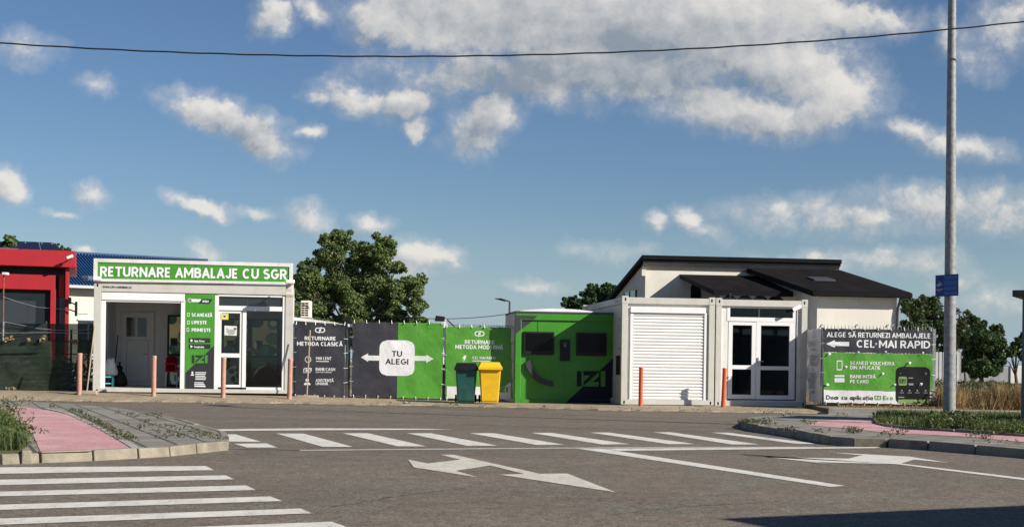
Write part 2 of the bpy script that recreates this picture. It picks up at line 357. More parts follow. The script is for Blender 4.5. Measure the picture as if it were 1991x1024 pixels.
def asphaltmat():
    m = bpy.data.materials.new('asphalt'); m.use_nodes = True; n = NT(m.node_tree); b = n.n['Principled BSDF']
    tc = n.new('ShaderNodeTexCoord'); co_ = tc.outputs['Object']; base = (.148, .126, .100)
    c = None; hsum = None
    for sc_, lo, hi, amt in ((95, .45, 1.75, .75), (36, .62, 1.45, .55), (13, .74, 1.28, .40)):
        vo = n.new('ShaderNodeTexVoronoi'); n.l.new(co_, vo.inputs['Vector']); vo.inputs['Scale'].default_value = sc_
        r = n.sep(vo.outputs['Color'])[0]; g = n.m('ADD', n.m('MULTIPLY', r, hi-lo), lo); g = n.m('ADD', n.m('MULTIPLY', g, amt), 1-amt)
        c = g if c is None else n.m('MULTIPLY', c, g); hsum = r if hsum is None else n.m('ADD', hsum, r)
    st = n.noise(n.v('MULTIPLY', co_, (.4, 1, 1)), .5, 6, .6); pt = n.noise(co_, 2.2, 7, .65); oil = n.noise(co_, .9, 5, .55)
    c = n.m('MULTIPLY', c, n.smooth(st, .3, .7, .90, 1.08)); c = n.m('MULTIPLY', c, n.smooth(pt, .3, .72, .90, 1.10)); c = n.m('MULTIPLY', c, n.smooth(oil, .62, .78, 1.0, .78))
    warm = n.mix(n.smooth(n.noise(co_, 1.1, 4, .6), .35, .65), (1.04, .98, .95, 1), (.97, 1.01, 1.0, 1))
    col = n.mix(1.0, warm, n.xyz(c, c, c), 'MULTIPLY'); col = n.mix(1.0, col, (*base, 1), 'MULTIPLY')
    n.l.new(col, b.inputs['Base Color']); b.inputs['Roughness'].default_value = .88; b.inputs['Specular IOR Level'].default_value = .25
    bp = n.new('ShaderNodeBump'); bp.inputs['Strength'].default_value = .7; bp.inputs['Distance'].default_value = .010
    n.l.new(hsum, bp.inputs['Height']); n.l.new(bp.outputs[0], b.inputs['Normal']); M['asphalt'] = m
asphaltmat()
groundmat('verge_dirt', (.34, .275, .19), (.46, .40, .30), alt=((.22, .17, .11), .45), big=.3, fine=60)
groundmat('soil', (.20, .15, .09), (.34, .27, .16), alt=((.10, .11, .04), .6), big=.4, fine=40)
groundmat('pink_paint', (.55, .295, .30), (.70, .50, .49), alt=((.60, .42, .41), .5), big=.22, fine=55, speckle=.6)
groundmat('turf', (.045, .062, .018), (.10, .11, .04), alt=((.10, .085, .045), .4), big=.3, fine=50)

def paintmat(name, col, wear):
    m = bpy.data.materials.new(name); m.use_nodes = True; n = NT(m.node_tree); b = n.n['Principled BSDF']
    tc = n.new('ShaderNodeTexCoord'); co_ = tc.outputs['Object']
    f1 = n.noise(co_, 80, 4, .7); f2 = n.noise(co_, 3.0, 6, .7); f3 = n.noise(n.v('MULTIPLY', co_, (1, .25, 1)), 9, 6, .7)
    c = n.mix(n.smooth(f2, .3, .7), tuple(x*.80 for x in col)+(1,), (*col, 1))
    c = n.mix(n.m('MULTIPLY', n.smooth(n.m('ADD', n.m('MULTIPLY', f1, .65), n.m('MULTIPLY', f3, .35)), .535, .60), wear), c, (.16, .145, .125, 1))
    n.l.new(c, b.inputs['Base Color']); b.inputs['Roughness'].default_value = .8; b.inputs['Specular IOR Level'].default_value = .3; M[name] = m
paintmat('road_paint', (.70, .665, .60), .70); paintmat('road_paint_old', (.62, .575, .49), .8); paintmat('road_paint_worn', (.50, .47, .42), .85)

def pavermat():
    m = bpy.data.materials.new('pavers'); m.use_nodes = True; n = NT(m.node_tree); b = n.n['Principled BSDF']
    tc = n.new('ShaderNodeTexCoord'); mp = n.new('ShaderNodeMapping'); n.l.new(tc.outputs['Object'], mp.inputs[0]); mp.inputs['Rotation'].default_value = (0, 0, math.radians(68))
    br = n.new('ShaderNodeTexBrick'); n.l.new(mp.outputs[0], br.inputs[0]); br.inputs['Scale'].default_value = 1.0
    br.inputs['Color1'].default_value = (.165, .155, .130, 1); br.inputs['Color2'].default_value = (.29, .27, .225, 1); br.inputs['Mortar'].default_value = (.040, .036, .024, 1)
    br.inputs['Brick Width'].default_value = .60; br.inputs['Row Height'].default_value = .40; br.inputs['Mortar Size'].default_value = .022; br.inputs['Bias'].default_value = .2
    f = n.noise(tc.outputs['Object'], 60, 4, .65); f2 = n.noise(tc.outputs['Object'], 1.5, 5, .6)
    c = n.mix(n.smooth(f, .3, .7, 0, .4), br.outputs[0], (.10, .095, .08, 1)); c = n.mix(n.smooth(f2, .5, .75, 0, .55), c, (.24, .21, .16, 1))
    n.l.new(c, b.inputs['Base Color']); b.inputs['Roughness'].default_value = .9
    bp = n.new('ShaderNodeBump'); bp.inputs['Strength'].default_value = .6; bp.inputs['Distance'].default_value = .01
    n.l.new(n.m('ADD', n.m('MULTIPLY', br.outputs['Fac'], -1.0), n.m('MULTIPLY', f, .4)), bp.inputs['Height']); n.l.new(bp.outputs[0], b.inputs['Normal']); M['pavers'] = m
pavermat()
# ------------------------------------------------------------------ lettering: a plain geometric sans drawn with strokes
def arc(cx, cy, rx, ry, a0, a1, n=14): return [(cx+rx*math.cos(math.radians(a0+(a1-a0)*i/n)), cy+ry*math.sin(math.radians(a0+(a1-a0)*i/n))) for i in range(n+1)]
def letter(ch, t):
    """strokes (centre lines) of a character of cap height 1 and stroke weight t, and its width"""
    h = t/2; acc = {'Ă': 'A', 'Ș': 'S', 'Ț': 'T', 'Î': 'I', 'ț': 't'}; b = acc.get(ch, ch); xh = .70
    Wd = dict(A=.80, B=.66, C=.76, D=.74, E=.58, G=.80, H=.72, I=t, J=.56, L=.55, M=.90, N=.74, O=.84, P=.64, R=.67, S=.65, T=.64, U=.71, V=.78, Z=.63, a=.56, c=.52, d=.58, e=.56, g=.58, h=.52, i=t, l=t, n=.52, o=.58, p=.58, r=.34, t=.36, u=.52, v=.58, w=.86, y=.58)
    if b == ' ': return [], .26
    if b == '.': return [[(h, 0), (h, t*1.1)]], t
    if b == '-': return [[(0, .38), (.32, .38)]], .32
    if b in '()': a = arc(.42, .42, .36, .62, 125, 235) if b == '(' else arc(-.14, .42, .36, .62, -55, 55); return [a], .26
    W_ = Wd[b]; X = lambda u: h+(W_-t)*u; T = lambda v: h+(1-t)*v; Lo = lambda v: h+(xh-t)*v
    L = lambda *p: [(X(u), T(v)) for u, v in p]; l = lambda *p: [(X(u), Lo(v)) for u, v in p]
    E_ = lambda cu, cv, ru, rv, a0, a1, f=T: [(X(u), f(v)) for u, v in arc(cu, cv, ru, rv, a0, a1)]
    V0 = lambda pts, at_: [(x, (0 if abs(y-h) < 1e-6 else (1 if abs(y-1+h) < 1e-6 else y)) if at_ else y) for x, y in pts]
    S = {'A': lambda: [[(X(0), 0), (X(.5)-h*.1, 1-h)], [(X(.5)+h*.1, 1-h), (X(1), 0)], L((.2, .30), (.8, .30)), [(X(.5)-h*1.05, 1-h*.98), (X(.5)+h*1.05, 1-h*.98)]],
         'B': lambda: [V0(L((0, 0), (0, 1)), 1), L((0, 1), (.5, 1))+E_(.5, .765, .42, .235, 90, -90)+L((0, .53)), L((0, .53), (.56, .53))+E_(.56, .265, .44, .265, 90, -90)+L((0, 0))],
         'C': lambda: [E_(.5, .5, .5, .5, 48, 312)], 'D': lambda: [V0(L((0, 0), (0, 1)), 1), L((0, 1), (.42, 1))+E_(.42, .5, .58, .5, 90, -90)+L((0, 0))],
         'E': lambda: [V0(L((0, 0), (0, 1)), 1), L((0, 1), (1, 1)), L((0, .5), (.9, .5)), L((0, 0), (1, 0))], 'G': lambda: [E_(.5, .5, .5, .5, 48, 352), [(X(.52), T(.45)), (W_, T(.45))]],
         'H': lambda: [[(h, 0), (h, 1)], [(X(1), 0), (X(1), 1)], L((0, .5), (1, .5))], 'I': lambda: [[(h, 0), (h, 1)]], 'J': lambda: [[(X(1), 1), (X(1), T(.33))]+E_(.5, .33, .5, .33, 0, -165)], 'L': lambda: [[(h, 1), (h, 0)], L((0, 0), (1, 0))],
         'M': lambda: [[(h, 0), (h, 1)], [(X(1), 0), (X(1), 1)], [(X(.03), 1-h), (X(.5), T(.25)), (X(.97), 1-h)]], 'N': lambda: [[(h, 0), (h, 1)], [(X(1), 0), (X(1), 1)], [(X(.02), 1-h*.9), (X(.98), h*.9)]],
         'O': lambda: [E_(.5, .5, .5, .5, 0, 360)], 'P': lambda: [[(h, 0), (h, 1)], L((0, 1), (.52, 1))+E_(.52, .72, .48, .28, 90, -90)+L((0, .44))],
         'R': lambda: [[(h, 0), (h, 1)], L((0, 1), (.5, 1))+E_(.5, .725, .46, .275, 90, -90)+L((0, .45)), [(X(.48), T(.45)), (X(1), 0)]],
         'S': lambda: [E_(.5, .755, .46, .245, 35, 255)[:-2]+E_(.5, .25, .5, .25, 78, -148)], 'T': lambda: [[(0, 1-h), (W_, 1-h)], [(W_/2, 0), (W_/2, 1-h)]],
         'U': lambda: [[(X(0), 1), (X(0), T(.36))]+E_(.5, .36, .5, .36, 180, 360)+[(X(1), 1)]], 'V': lambda: [[(X(0), 1), (X(.5), h)], [(X(.5), h), (X(1), 1)]],
         'Z': lambda: [[(0, 1-h), (W_, 1-h)], [(X(.97), 1-h), (X(.03), h)], [(0, h), (W_, h)]],
         'a': lambda: [E_(.5, .5, .5, .5, 0, 360, Lo), [(X(1), 0), (X(1), xh)]], 'c': lambda: [E_(.5, .5, .5, .5, 48, 312, Lo)], 'd': lambda: [E_(.5, .5, .5, .5, 0, 360, Lo), [(X(1), 0), (X(1), 1)]],
         'e': lambda: [E_(.5, .5, .5, .5, 0, 318, Lo), l((0, .48), (1, .48))], 'g': lambda: [E_(.5, .5, .5, .5, 0, 360, Lo), [(X(1), xh), (X(1), -.08)]+[(X(u), v) for u, v in arc(.5, -.08, .5, .16, 0, -150)]],
         'h': lambda: [[(h, 0), (h, 1)], E_(.5, .5, .5, .5, 180, 0, Lo)+[(X(1), 0)]], 'i': lambda: [[(h, 0), (h, xh)], [(h, .84), (h, .84+t)]], 'l': lambda: [[(h, 0), (h, 1)]],
         'n': lambda: [[(h, 0), (h, xh)], E_(.5, .5, .5, .5, 180, 0, Lo)+[(X(1), 0)]], 'o': lambda: [E_(.5, .5, .5, .5, 0, 360, Lo)], 'p': lambda: [E_(.5, .5, .5, .5, 0, 360, Lo), [(h, -.26), (h, xh)]],
         'r': lambda: [[(h, 0), (h, xh)], E_(.9, .4, .9, .6, 180, 95, Lo)], 't': lambda: [[(X(.32), .92), (X(.32), Lo(.2))]+E_(.66, .2, .34, .2, 180, 300, Lo), [(0, xh-h), (W_, xh-h)]],
         'u': lambda: [[(h, xh), (h, Lo(.42))]+E_(.5, .42, .5, .42, 180, 360, Lo), [(X(1), 0), (X(1), xh)]], 'v': lambda: [[(X(0), xh), (X(.5), h)], [(X(.5), h), (X(1), xh)]],
         'w': lambda: [[(X(0), xh), (X(.26), h)], [(X(.26), h), (X(.5), xh)], [(X(.5), xh), (X(.74), h)], [(X(.74), h), (X(1), xh)]], 'y': lambda: [[(X(0), xh), (X(.5), h)], [(X(1), xh), (X(.25), -.25)]]}
    st = S[b]()
    if ch == 'Ă': st.append(arc(W_/2, 1.24, .20, .16, 180, 360))
    if ch in 'ȘȚț': st.append([(W_/2+.02, -.08), (W_/2-.05, -.26)])
    if ch == 'Î': st.append([(h-.18, 1.08), (h, 1.24), (h+.18, 1.08)])
    return st, W_
_tx = {}
def glyphs(s, bold):
    if (s, bold) in _tx: return _tx[(s, bold)]
    t = .125+bold*2.0; x0 = 0; vs = []; fs = []; dep = 0
    for si, ch in enumerate(s):
        st, w = letter(ch, t)
        for q in st:
            tt = t*(.72 if max(p[1] for p in q) > 1.05 or max(p[1] for p in q) < -.05 else 1); dep = (dep+1) % 5
            q = [Vector((p[0], p[1], 0)) for p in q]; closed = (q[0]-q[-1]).length < 1e-5; b = len(vs); n_ = len(q)
            for i, p in enumerate(q):
                pa = q[i-1] if i > 0 else (q[-2] if closed else None); pb = q[i+1] if i < n_-1 else (q[1] if closed else None)
                d1 = (p-pa).normalized() if pa is not None else None; d2 = (pb-p).normalized() if pb is not None else None
                d1 = d1 or d2; d2 = d2 or d1; m = (d1+d2); m = m.normalized() if m.length > 1e-6 else d1
                nn = Vector((-m.y, m.x, 0)); c = max(.62, nn.dot(Vector((-d1.y, d1.x, 0)))); o_ = nn*(tt/2/c)
                vs.append((x0+p.x+o_.x, p.y+o_.y, dep)); vs.append((x0+p.x-o_.x, p.y-o_.y, dep))
            fs += [(b+2*i+1, b+2*i+3, b+2*i+2, b+2*i) for i in range(n_-1)]
        nx_ = s[si+1] if si+1 < len(s) else ''; x0 += w+.105-t*.12-(.07 if ch+nx_ in ('LA', 'AV', 'VA', 'TA', 'AT', 'PA', 'CA', 'RT', 'ȚĂ', 'ZĂ') else (.04 if 'A' in (ch, nx_) or 'Ă' in (ch, nx_) else 0))
    vs = np.array(vs); _tx[(s, bold)] = (vs, fs); return vs, fs
def text(mb, fr, s, x0, y0, x1, y1, ly, bold=.03, disp=None):
    """write s so that its capitals fill the box (x0..x1, y0..y1 in photo pixels) on the plane ly"""
    v, f = glyphs(s, bold); a, b, c, d = fprect(fr, x0, y0, x1, y1, ly)
    X = a+(v[:, 0]-v[:, 0].min())/(v[:, 0].max()-v[:, 0].min())*(c-a); Z = b+v[:, 1]*(d-b)
    mb.cut('lettering'); mb.add([(x, ly-.0004*k+(disp(x, z) if disp else 0), z) for x, z, k in zip(X, Z, v[:, 2])], f); return mb.cut()
def shape(mb, fr, pts, ly, disp=None, th=.0):
    q = [fr.p(x, y, ly) for x, y in pts]
    n_ = len(q); area = sum(q[i][0]*q[(i+1) % n_][1]-q[(i+1) % n_][0]*q[i][1] for i in range(n_))
    if area < 0: q = q[::-1]
    if th: return mb.prism(q, ly-th, ly)
    return mb.flat([(x, ly+(disp(x, z) if disp else 0), z) for x, z in q])
def circ(cx, cy, r, ry=None, n=24, a0=0, a1=360): return [(cx+r*math.cos(math.radians(a0+(a1-a0)*i/(n if a1-a0 < 360 else n))), cy+(ry or r)*math.sin(math.radians(a0+(a1-a0)*i/n))) for i in range(n+(1 if a1-a0 < 360 else 0))]
def rrect(x0, y0, x1, y1, r):
    o = []
    for cx, cy, a in ((x1-r, y0+r, -90), (x1-r, y1-r, 0), (x0+r, y1-r, 90), (x0+r, y0+r, 180)): o += circ(cx, cy, r, None, 6, a, a+90)
    return o
def ring(mb, fr, outer, inner, ly, disp=None):
    qo = [fr.p(x, y, ly) for x, y in outer]; qi = [fr.p(x, y, ly) for x, y in inner]; n_ = len(qo)
    P3 = lambda q: [(x, ly+(disp(x, z) if disp else 0), z) for x, z in q]
    return mb.add(P3(qo)+P3(qi), [(i, (i+1) % n_, (i+1) % n_+n_, i+n_) for i in range(n_)])
def patch(mb, fr, x0, y0, x1, y1, r, ly, disp, nx=22, ny=22):
    """rounded rectangle printed on rippled cloth"""
    a, b, c, d = fprect(fr, x0, y0, x1, y1, ly); R_ = r*(c-a)/(x1-x0); k = len(mb.v); mb.cut()
    for j in range(ny+1):
        z = b+(d-b)*j/ny; e = max(0, R_-min(z-b, d-z)); ins = R_-math.sqrt(max(0, R_*R_-e*e)) if R_ > 0 else 0
        for i in range(nx+1): x = a+ins+(c-a-2*ins)*i/nx; mb.v.append((x, ly+disp(x, z), z))
    mb.f += [(k+j*(nx+1)+i, k+j*(nx+1)+i+1, k+(j+1)*(nx+1)+i+1, k+(j+1)*(nx+1)+i) for j in range(ny) for i in range(nx)]; return mb.cut()
def izi(dark, light, fr, x0, y0, x1, y1, ly, th=0.0, disp=None):
    w, h = x1-x0, y1-y0; S = lambda pts: [(x0+a*w, y0+b*h) for a, b in pts]
    shape(dark, fr, S([(0, 0), (.16, 0), (.16, 1), (0, 1)]), ly, disp, th)
    shape(dark, fr, S([(.235, 0), (.765, 0), (.765, .03), (.24, .93), (.235, .70), (.48, .28), (.235, .28)]), ly, disp, th)
    shape(light, fr, S([(.775, .06), (.775, .33), (.56, .70), (.765, .70), (.765, 1), (.25, 1), (.25, .95)]), ly, disp, th)
    shape(light, fr, S([(.84, 0), (1, 0), (1, 1), (.84, 1)]), ly, disp, th)

# ================================================================== the setting
def sheet(name, mat_, pts, z=None, keep=False):
    mb = MB(); mb.flat([(p[0], p[1], p[2] if z is None else z) for p in pts]); o = mb.build(name, mat_); o['kind'] = 'structure'
    if o.data.polygons[0].normal.z < 0: o.data.flip_normals()
    return o
MB().flat([(-3000, -400, -.04), (3000, -400, -.04), (3000, 3500, -.04), (-3000, 3500, -.04)]).build('ground', 'soil')['kind'] = 'structure'
EDGE = [gnd(x, y, .02) for x, y in ((-700, 768), (0, 776), (100, 778), (480, 782), (950, 789.5), (1205, 797), (1500, 801), (1607, 803))]
WALLP = [gnd(1607, 803, .02), gnd(1750, 805.5, .02), gnd(1991, 809, .02), gnd(2500, 817, .02)]
far = [Vector((p.x, p.y, 0)) for p in EDGE]+[Vector((p.x, p.y, 0)) for p in WALLP[1:]]
sheet('road', 'asphalt', [(-60, -12, 0), (60, -12, 0), (60, far[-1].y, 0)]+[tuple(p) for p in reversed(far)]+[(-60, far[0].y, 0)])
# gravel verge rising from the edge of the asphalt to the containers
mb = MB(); rows = []
XS = [p.x for p in EDGE]; YS = [p.y for p in EDGE]
for x in np.linspace(EDGE[0].x, EDGE[-1].x, 150):
    ye = float(np.interp(x, XS, YS))+.10*math.sin(x*2.1)+.06*math.sin(x*5.3)+.05*math.sin(x*11.7); yf = float(np.interp(x, [-30, -10.9, -5.7, -.5, 2.7, 7.7], [35.4, 35.6, 35.9, 36.0, 35.3, 35.9]))
    rows.append([(x, ye, .004), (x, ye+.10, .035+.01*math.sin(x*7)), (x, ye+(yf-ye)*.5, .045+.5*(vz(x)-.045)), (x, yf, vz(x)), (x, 37.4, vz(x)+.01), (x, 46, vz(x)+.02)])
k = len(rows[0])
mb.add([q for r in rows for q in r], [(i*k+j, (i+1)*k+j, (i+1)*k+j+1, i*k+j+1) for i in range(len(rows)-1) for j in range(k-1)])
o = mb.build('verge', 'verge_dirt'); o['kind'] = 'structure'
o = MB().box(-30, 46, -.04, 9, 80, .12).build('yard', 'soil'); o['kind'] = 'structure'
# loose stones along the verge edge
mb = MB()
for i in range(520):
    x = random.uniform(-13, 7.3); ye = float(np.interp(x, XS, YS)); y = ye+random.gauss(.25, .45)
    s = random.uniform(.008, .03)*(1.6 if random.random() < .06 else 1); z = .0 if y < ye else .04+.02*(y-ye)
    q = [(x+random.uniform(-s, s), y+random.uniform(-s, s), z+random.uniform(0, s*1.2)) for _ in range(6)]
    mb.add(q, [(0, 1, 2), (0, 2, 3), (0, 3, 4), (0, 4, 5), (1, 2, 5), (2, 3, 4), (3, 4, 1)])
tag(mb.build('loose_stones', 'concrete'), 'small loose stones scattered along the edge of the asphalt', 'stones', kind='stuff')
# ---- road markings
def marking(name, mat_, polys, z=.004, label=None):
    mb = MB()
    for p in polys: mb.flat([tuple(gnd(x, y, z)) for x, y in p])
    o = mb.build(name, mat_); o['kind'] = 'structure'
    me = o.data; bm = bmesh.new(); bm.from_mesh(me); bmesh.ops.triangulate(bm, faces=bm.faces)
    for f in bm.faces:
        if f.normal.z < 0: f.normal_flip()
    bm.to_mesh(me); bm.free(); return o
marking('pedestrian_crossing', 'road_paint', [
 [(422,843.5),(455,843.5),(505,858),(440,857.5)], [(452,862),(515,861),(537,869),(478,869)],
 [(534.5,842),(586.6,842),(683,867.6),(624,867.6)], [(663.5,841.4),(713,841.4),(826,866.7),(770.5,866.7)],
 [(788.5,841.4),(835,841.4),(965,865.4),(906,865.8)], [(910.5,841.3),(957,841.3),(1094,863.4),(1041.6,864.2)],
 [(1029.6,840.6),(1069,840.6),(1222,862.6),(1168,863.2)], [(1144,840),(1180,840),(1349,862.2),(1298,862.7)],
 [(1267.7,839.4),(1301,839.4),(1473,863),(1421,863.2)], [(1379,840),(1412,840.2),(1590,862.4),(1545,861.8)]])
def ext(p, q, k): return (p[0]+(q[0]-p[0])*k, p[1]+(q[1]-p[1])*k)
ST = [((0,907.5),(397,905),(414,913),(0,920)), ((0,931.5),(436,923),(452.5,930.7),(0,942)), ((0,954.7),(476,942.6),(495,951.6),(0,963.7)),
      ((0,980),(523,964),(546,973),(0,990)), ((0,1006.8),(582,987.5),(603,996.8),(0,1018.8)), ((300,1026),(642,1013),(672,1023.5),(300,1041)), ((420,1052),(712,1041),(745,1053),(420,1068))]
marking('pedestrian_crossing', 'road_paint', [[ext(b, a, 1.45), b, c, ext(c, d, 1.45)] for a, b, c, d in ST])
marking('road_marking', 'road_paint', [[(368,837.3),(376,834.2),(600,831.8),(820,832.6),(878,834.4),(600,835.6)]])
marking('road_marking', 'road_paint_old', [[(853,883),(879,883),(1047,920),(1100,919.5),(1195,956),(968.7,921.7),(1017,920.5),(950,904),(883.5,914.3),(925.7,926.7),(802,907.7),(790.6,892.6),(829,900),(892,892.6)]])
marking('road_marking', 'road_paint', [[(1430,881.5),(1487,888),(1647,890.5),(1674,884.2),(1611,878.7),(1765,886.6),(1786,890),(1841.6,898.6),(1774,892.6),(1749.6,900),(2100,941.5),(2100,946),(1737.6,901.2),(1585,897.7),(1640,904.2)]])
marking('road_marking', 'road_paint', [[(1118,871),(1168,871.3),(1641,943.6),(1611,945.4)], [(1172,871.2),(1716,867.9),(1700,870.2),(1500,872.2),(1200,875.5)]])
marking('road_marking', 'road_paint_worn', [[(580,875.4),(580,873.6),(950,870.4),(1300,868),(1580,867.6),(1580,868.9),(1300,869.5),(950,872.2)]])
def seam(pts, w, mat_='tar'):
    mb = MB(); q = [gnd(x, y, .003) for x, y in pts]; L = []
    for i in range(len(q)-1):
        for t in np.linspace(0, 1, 12, endpoint=False): L.append(q[i].lerp(q[i+1], t))
    L.append(q[-1]); vs = []
    for i, p in enumerate(L):
        t = (L[min(i+1, len(L)-1)]-L[max(i-1, 0)]).normalized(); nn = Vector((-t.y, t.x, 0)); ww = w*random.uniform(.5, 1.2); off = nn*random.uniform(-.02, .02)
        vs += [p+nn*ww+off, p-nn*ww+off]
    mb.add(vs, [(2*i, 2*i+1, 2*i+3, 2*i+2) for i in range(len(L)-1)]); o = mb.build('road_seam', mat_); o['kind'] = 'structure'
    if o.data.polygons[0].normal.z < 0: o.data.flip_normals()
mat('tar', (.022, .020, .019), .7, .2, 10)
seam([(350,807.6),(640,816),(950,826.3),(1382,838.8),(1440,840.5)], .022); seam([(781,787.9),(950,799),(1427,819)], .018)
seam([(443,872.5),(600,874.5),(700,873)], .03); seam([(640,985),(780,962),(900,948)], .006); seam([(1180,1000),(1330,984),(1480,976)], .006)
# ---- traffic islands
def island(outline, z, name='pavement', mat_='pavers', zb=-.02):
    mb = MB(); mb.slab([(p.x, p.y) for p in outline], zb, z); o = mb.build(name, mat_); o['kind'] = 'structure'; return o
def kerb(pts, w=.13, z=.12, inward=1, stone=.95, gap=.012):
    """kerb stones along a polyline on the ground"""
    mb = MB(); L = []; q = [Vector((p.x, p.y, 0)) for p in pts]; acc = 0
    for i in range(len(q)-1):
        d = q[i+1]-q[i]; n_ = max(1, round(d.length/stone))
        for j in range(n_): L.append((q[i]+d*(j/n_), q[i]+d*((j+1)/n_)))
    for a, b in L:
        t = (b-a).normalized(); nn = Vector((-t.y, t.x, 0))*inward; a2 = a+t*gap; b2 = b-t*gap; zz = z+random.uniform(-.010, .006); sl_ = .02
        vs = [a2, b2, b2+nn*w, a2+nn*w]; zs2 = zz+random.uniform(-.008, .008)
        mb.add([(p.x, p.y, -.03) for p in vs]+[(a2+nn*sl_).to_tuple()[:2]+(zz,), (b2+nn*sl_).to_tuple()[:2]+(zs2,), vs[2].to_tuple()[:2]+(zs2,), vs[3].to_tuple()[:2]+(zz,)],
               [(0, 3, 2, 1), (4, 5, 6, 7), (0, 1, 5, 4), (1, 2, 6, 5), (2, 3, 7, 6), (3, 0, 4, 7)])
    o = mb.build('kerb', 'kerb_stone', bevel=.012); o['kind'] = 'structure'; return o
ZI = .10
LK = [gnd(x, y, 0) for x, y in ((-420,911),(0,902.5),(77,899.5),(180,895.5),(268,890.5),(330,886.5),(382,881),(443,874.5))]
LF = [gnd(x, y, 0) for x, y in ((443,864),(436,853),(366,831),(310,816),(225,802),(130,793),(0,787),(-420,781))]
island([Vector((p.x-.03, p.y+.10, 0)) for p in LK]+[Vector((p.x, p.y-.02, 0)) for p in LF], ZI)
kerb(LK, inward=1, z=ZI+.012); kerb(list(reversed([Vector((p.x, p.y, 0)) for p in LF])), w=.10, inward=-1, z=ZI+.006)
ZP = ZI+.005
PINK = [gnd(x, y, ZP) for x, y in ((0,789.6),(40,790),(85,796),(129,804.5),(180,827),(225,850),(263,870.5),(170,876.5),(77,879.5),(62,845),(34,820),(15,809),(-30,800))]
sheet('cycle_path', 'pink_paint', PINK)
GRL = [gnd(x, y, ZI) for x, y in ((-420,900),(-200,890),(-20,882),(47,880.5),(44,868),(32,850),(12,815),(-30,802),(-420,797))]
o = island(GRL, ZI+.03, 'lawn', 'turf')
IK = [gnd(x, y, ZI) for x, y in ((62,882),(50,866),(36,848),(14,812))]
kerb(IK, w=.11, z=ZI+.03, inward=1, stone=.9)
edge = MB()
EP = [gnd(x, y, ZI+.004) for x, y in ((90,793),(135,803),(187,826),(232,849),(270,871))]
for a, b in zip(EP, EP[1:]):
    d = b-a; n_ = max(1, int(d.length/.6))
    for j in range(n_):
        p, q = a+d*(j/n_+.01), a+d*((j+1)/n_-.01); t = d.normalized(); nn = Vector((t.y, -t.x, 0))*.09
        edge.slab([(p.x, p.y), (q.x, q.y), (q.x+nn.x, q.y+nn.y), (p.x+nn.x, p.y+nn.y)], .05, ZI+.012)
edge.build('kerb', 'concrete')['kind'] = 'structure'
# right island
RK = [gnd(x, y, 0) for x, y in ((1437,829),(1447,834.5),(1469,839.5),(1542,850),(1608,864),(1655,867.5),(1722,869.5),(1800,874.5),(1991,890.5),(2400,925))]
RF = [gnd(x, y, 0) for x, y in ((2400,824),(1991,815),(1700,813),(1600,814),(1510,816.5),(1455,820))]
island([Vector((p.x+.05, p.y+.09, 0)) for p in RK]+[Vector((p.x, p.y, 0)) for p in RF], ZI)
kerb(RK, inward=1, z=ZI+.02); kerb(list(reversed(RF)), w=.10, inward=-1, z=ZI+.004)
sheet('cycle_path', 'pink_paint', [gnd(x, y, ZP) for x, y in ((1588,818),(1650,813.5),(1700,813.8),(1704,823),(1745,832.3),(1850,839.5),(2060,853),(2060,866),(1880,848),(1722,840.5),(1640,831.5),(1570,826))])
GRR = [gnd(x, y, ZI) for x, y in ((1697,822),(1716,827),(1752,831),(1850,837),(2100,854),(2400,876),(2400,818),(1991,810),(1760,806),(1700,808))]
island(GRR, ZI+.03, 'lawn', 'turf')
kerb([gnd(x, y, ZI) for x, y in ((1692,816),(1698,824),(1720,829.5),(1755,833.3),(1850,839),(2100,856.5))], w=.07, z=ZI+.045, inward=1, stone=.8)
# low concrete edge and soil field behind it on the right
WQ = [Vector((p.x, p.y, 0)) for p in WALLP]
mb = MB()
for a, b in zip(WQ, WQ[1:]):
    d = b-a; n_ = max(1, int(d.length/1.0)); t = d.normalized(); nn = Vector((-t.y, t.x, 0))*.14
    for j in range(n_):
        p, q = a+d*(j/n_)+t*.008, a+d*((j+1)/n_)-t*.008; mb.slab([(p.x, p.y), (q.x, q.y), (q.x+nn.x, q.y+nn.y), (p.x+nn.x, p.y+nn.y)], -.03, .15+random.uniform(-.012, .012))
mb.build('kerb', 'concrete', bevel=.012)['kind'] = 'structure'
mb = MB(); mb.slab([(WQ[0].x+.05, WQ[0].y+.14), (WQ[-1].x, WQ[-1].y+.14), (60, 60), (60, 90), (9, 90), (WQ[0].x+.3, 37.5)], -.03, .13); mb.build('field', 'soil')['kind'] = 'structure'

# ================================================================== plants
def leaves(cents, rad, n_, size, flat=.85, elong=1.6, shell=2.2):
    """arrays of leaf quads spread through spheres"""
    V = np.empty((n_, 4, 3))
    u = RNG.normal(size=(n_, 3)); u /= np.linalg.norm(u, axis=1, keepdims=True)
    idx = RNG.choice(len(cents), n_, p=np.array(rad)**2/np.sum(np.array(rad)**2))
    r = np.array(rad)[idx]*RNG.random(n_)**(1/shell)
    Pc = np.array(cents)[idx]+u*r[:, None]*np.array([1, 1, flat])
    a = RNG.normal(size=(n_, 3)); a /= np.linalg.norm(a, axis=1, keepdims=True); b = np.cross(a, u+RNG.normal(size=(n_, 3))*.6); b /= np.linalg.norm(b, axis=1, keepdims=True)+1e-9
    s = size*RNG.uniform(.6, 1.35, n_)[:, None]
    V[:, 0] = Pc-a*s*elong*.5; V[:, 1] = Pc+b*s*.42+a*s*.1; V[:, 2] = Pc+a*s*elong*.5; V[:, 3] = Pc-b*s*.42+a*s*.1
    return V.reshape(-1, 3)
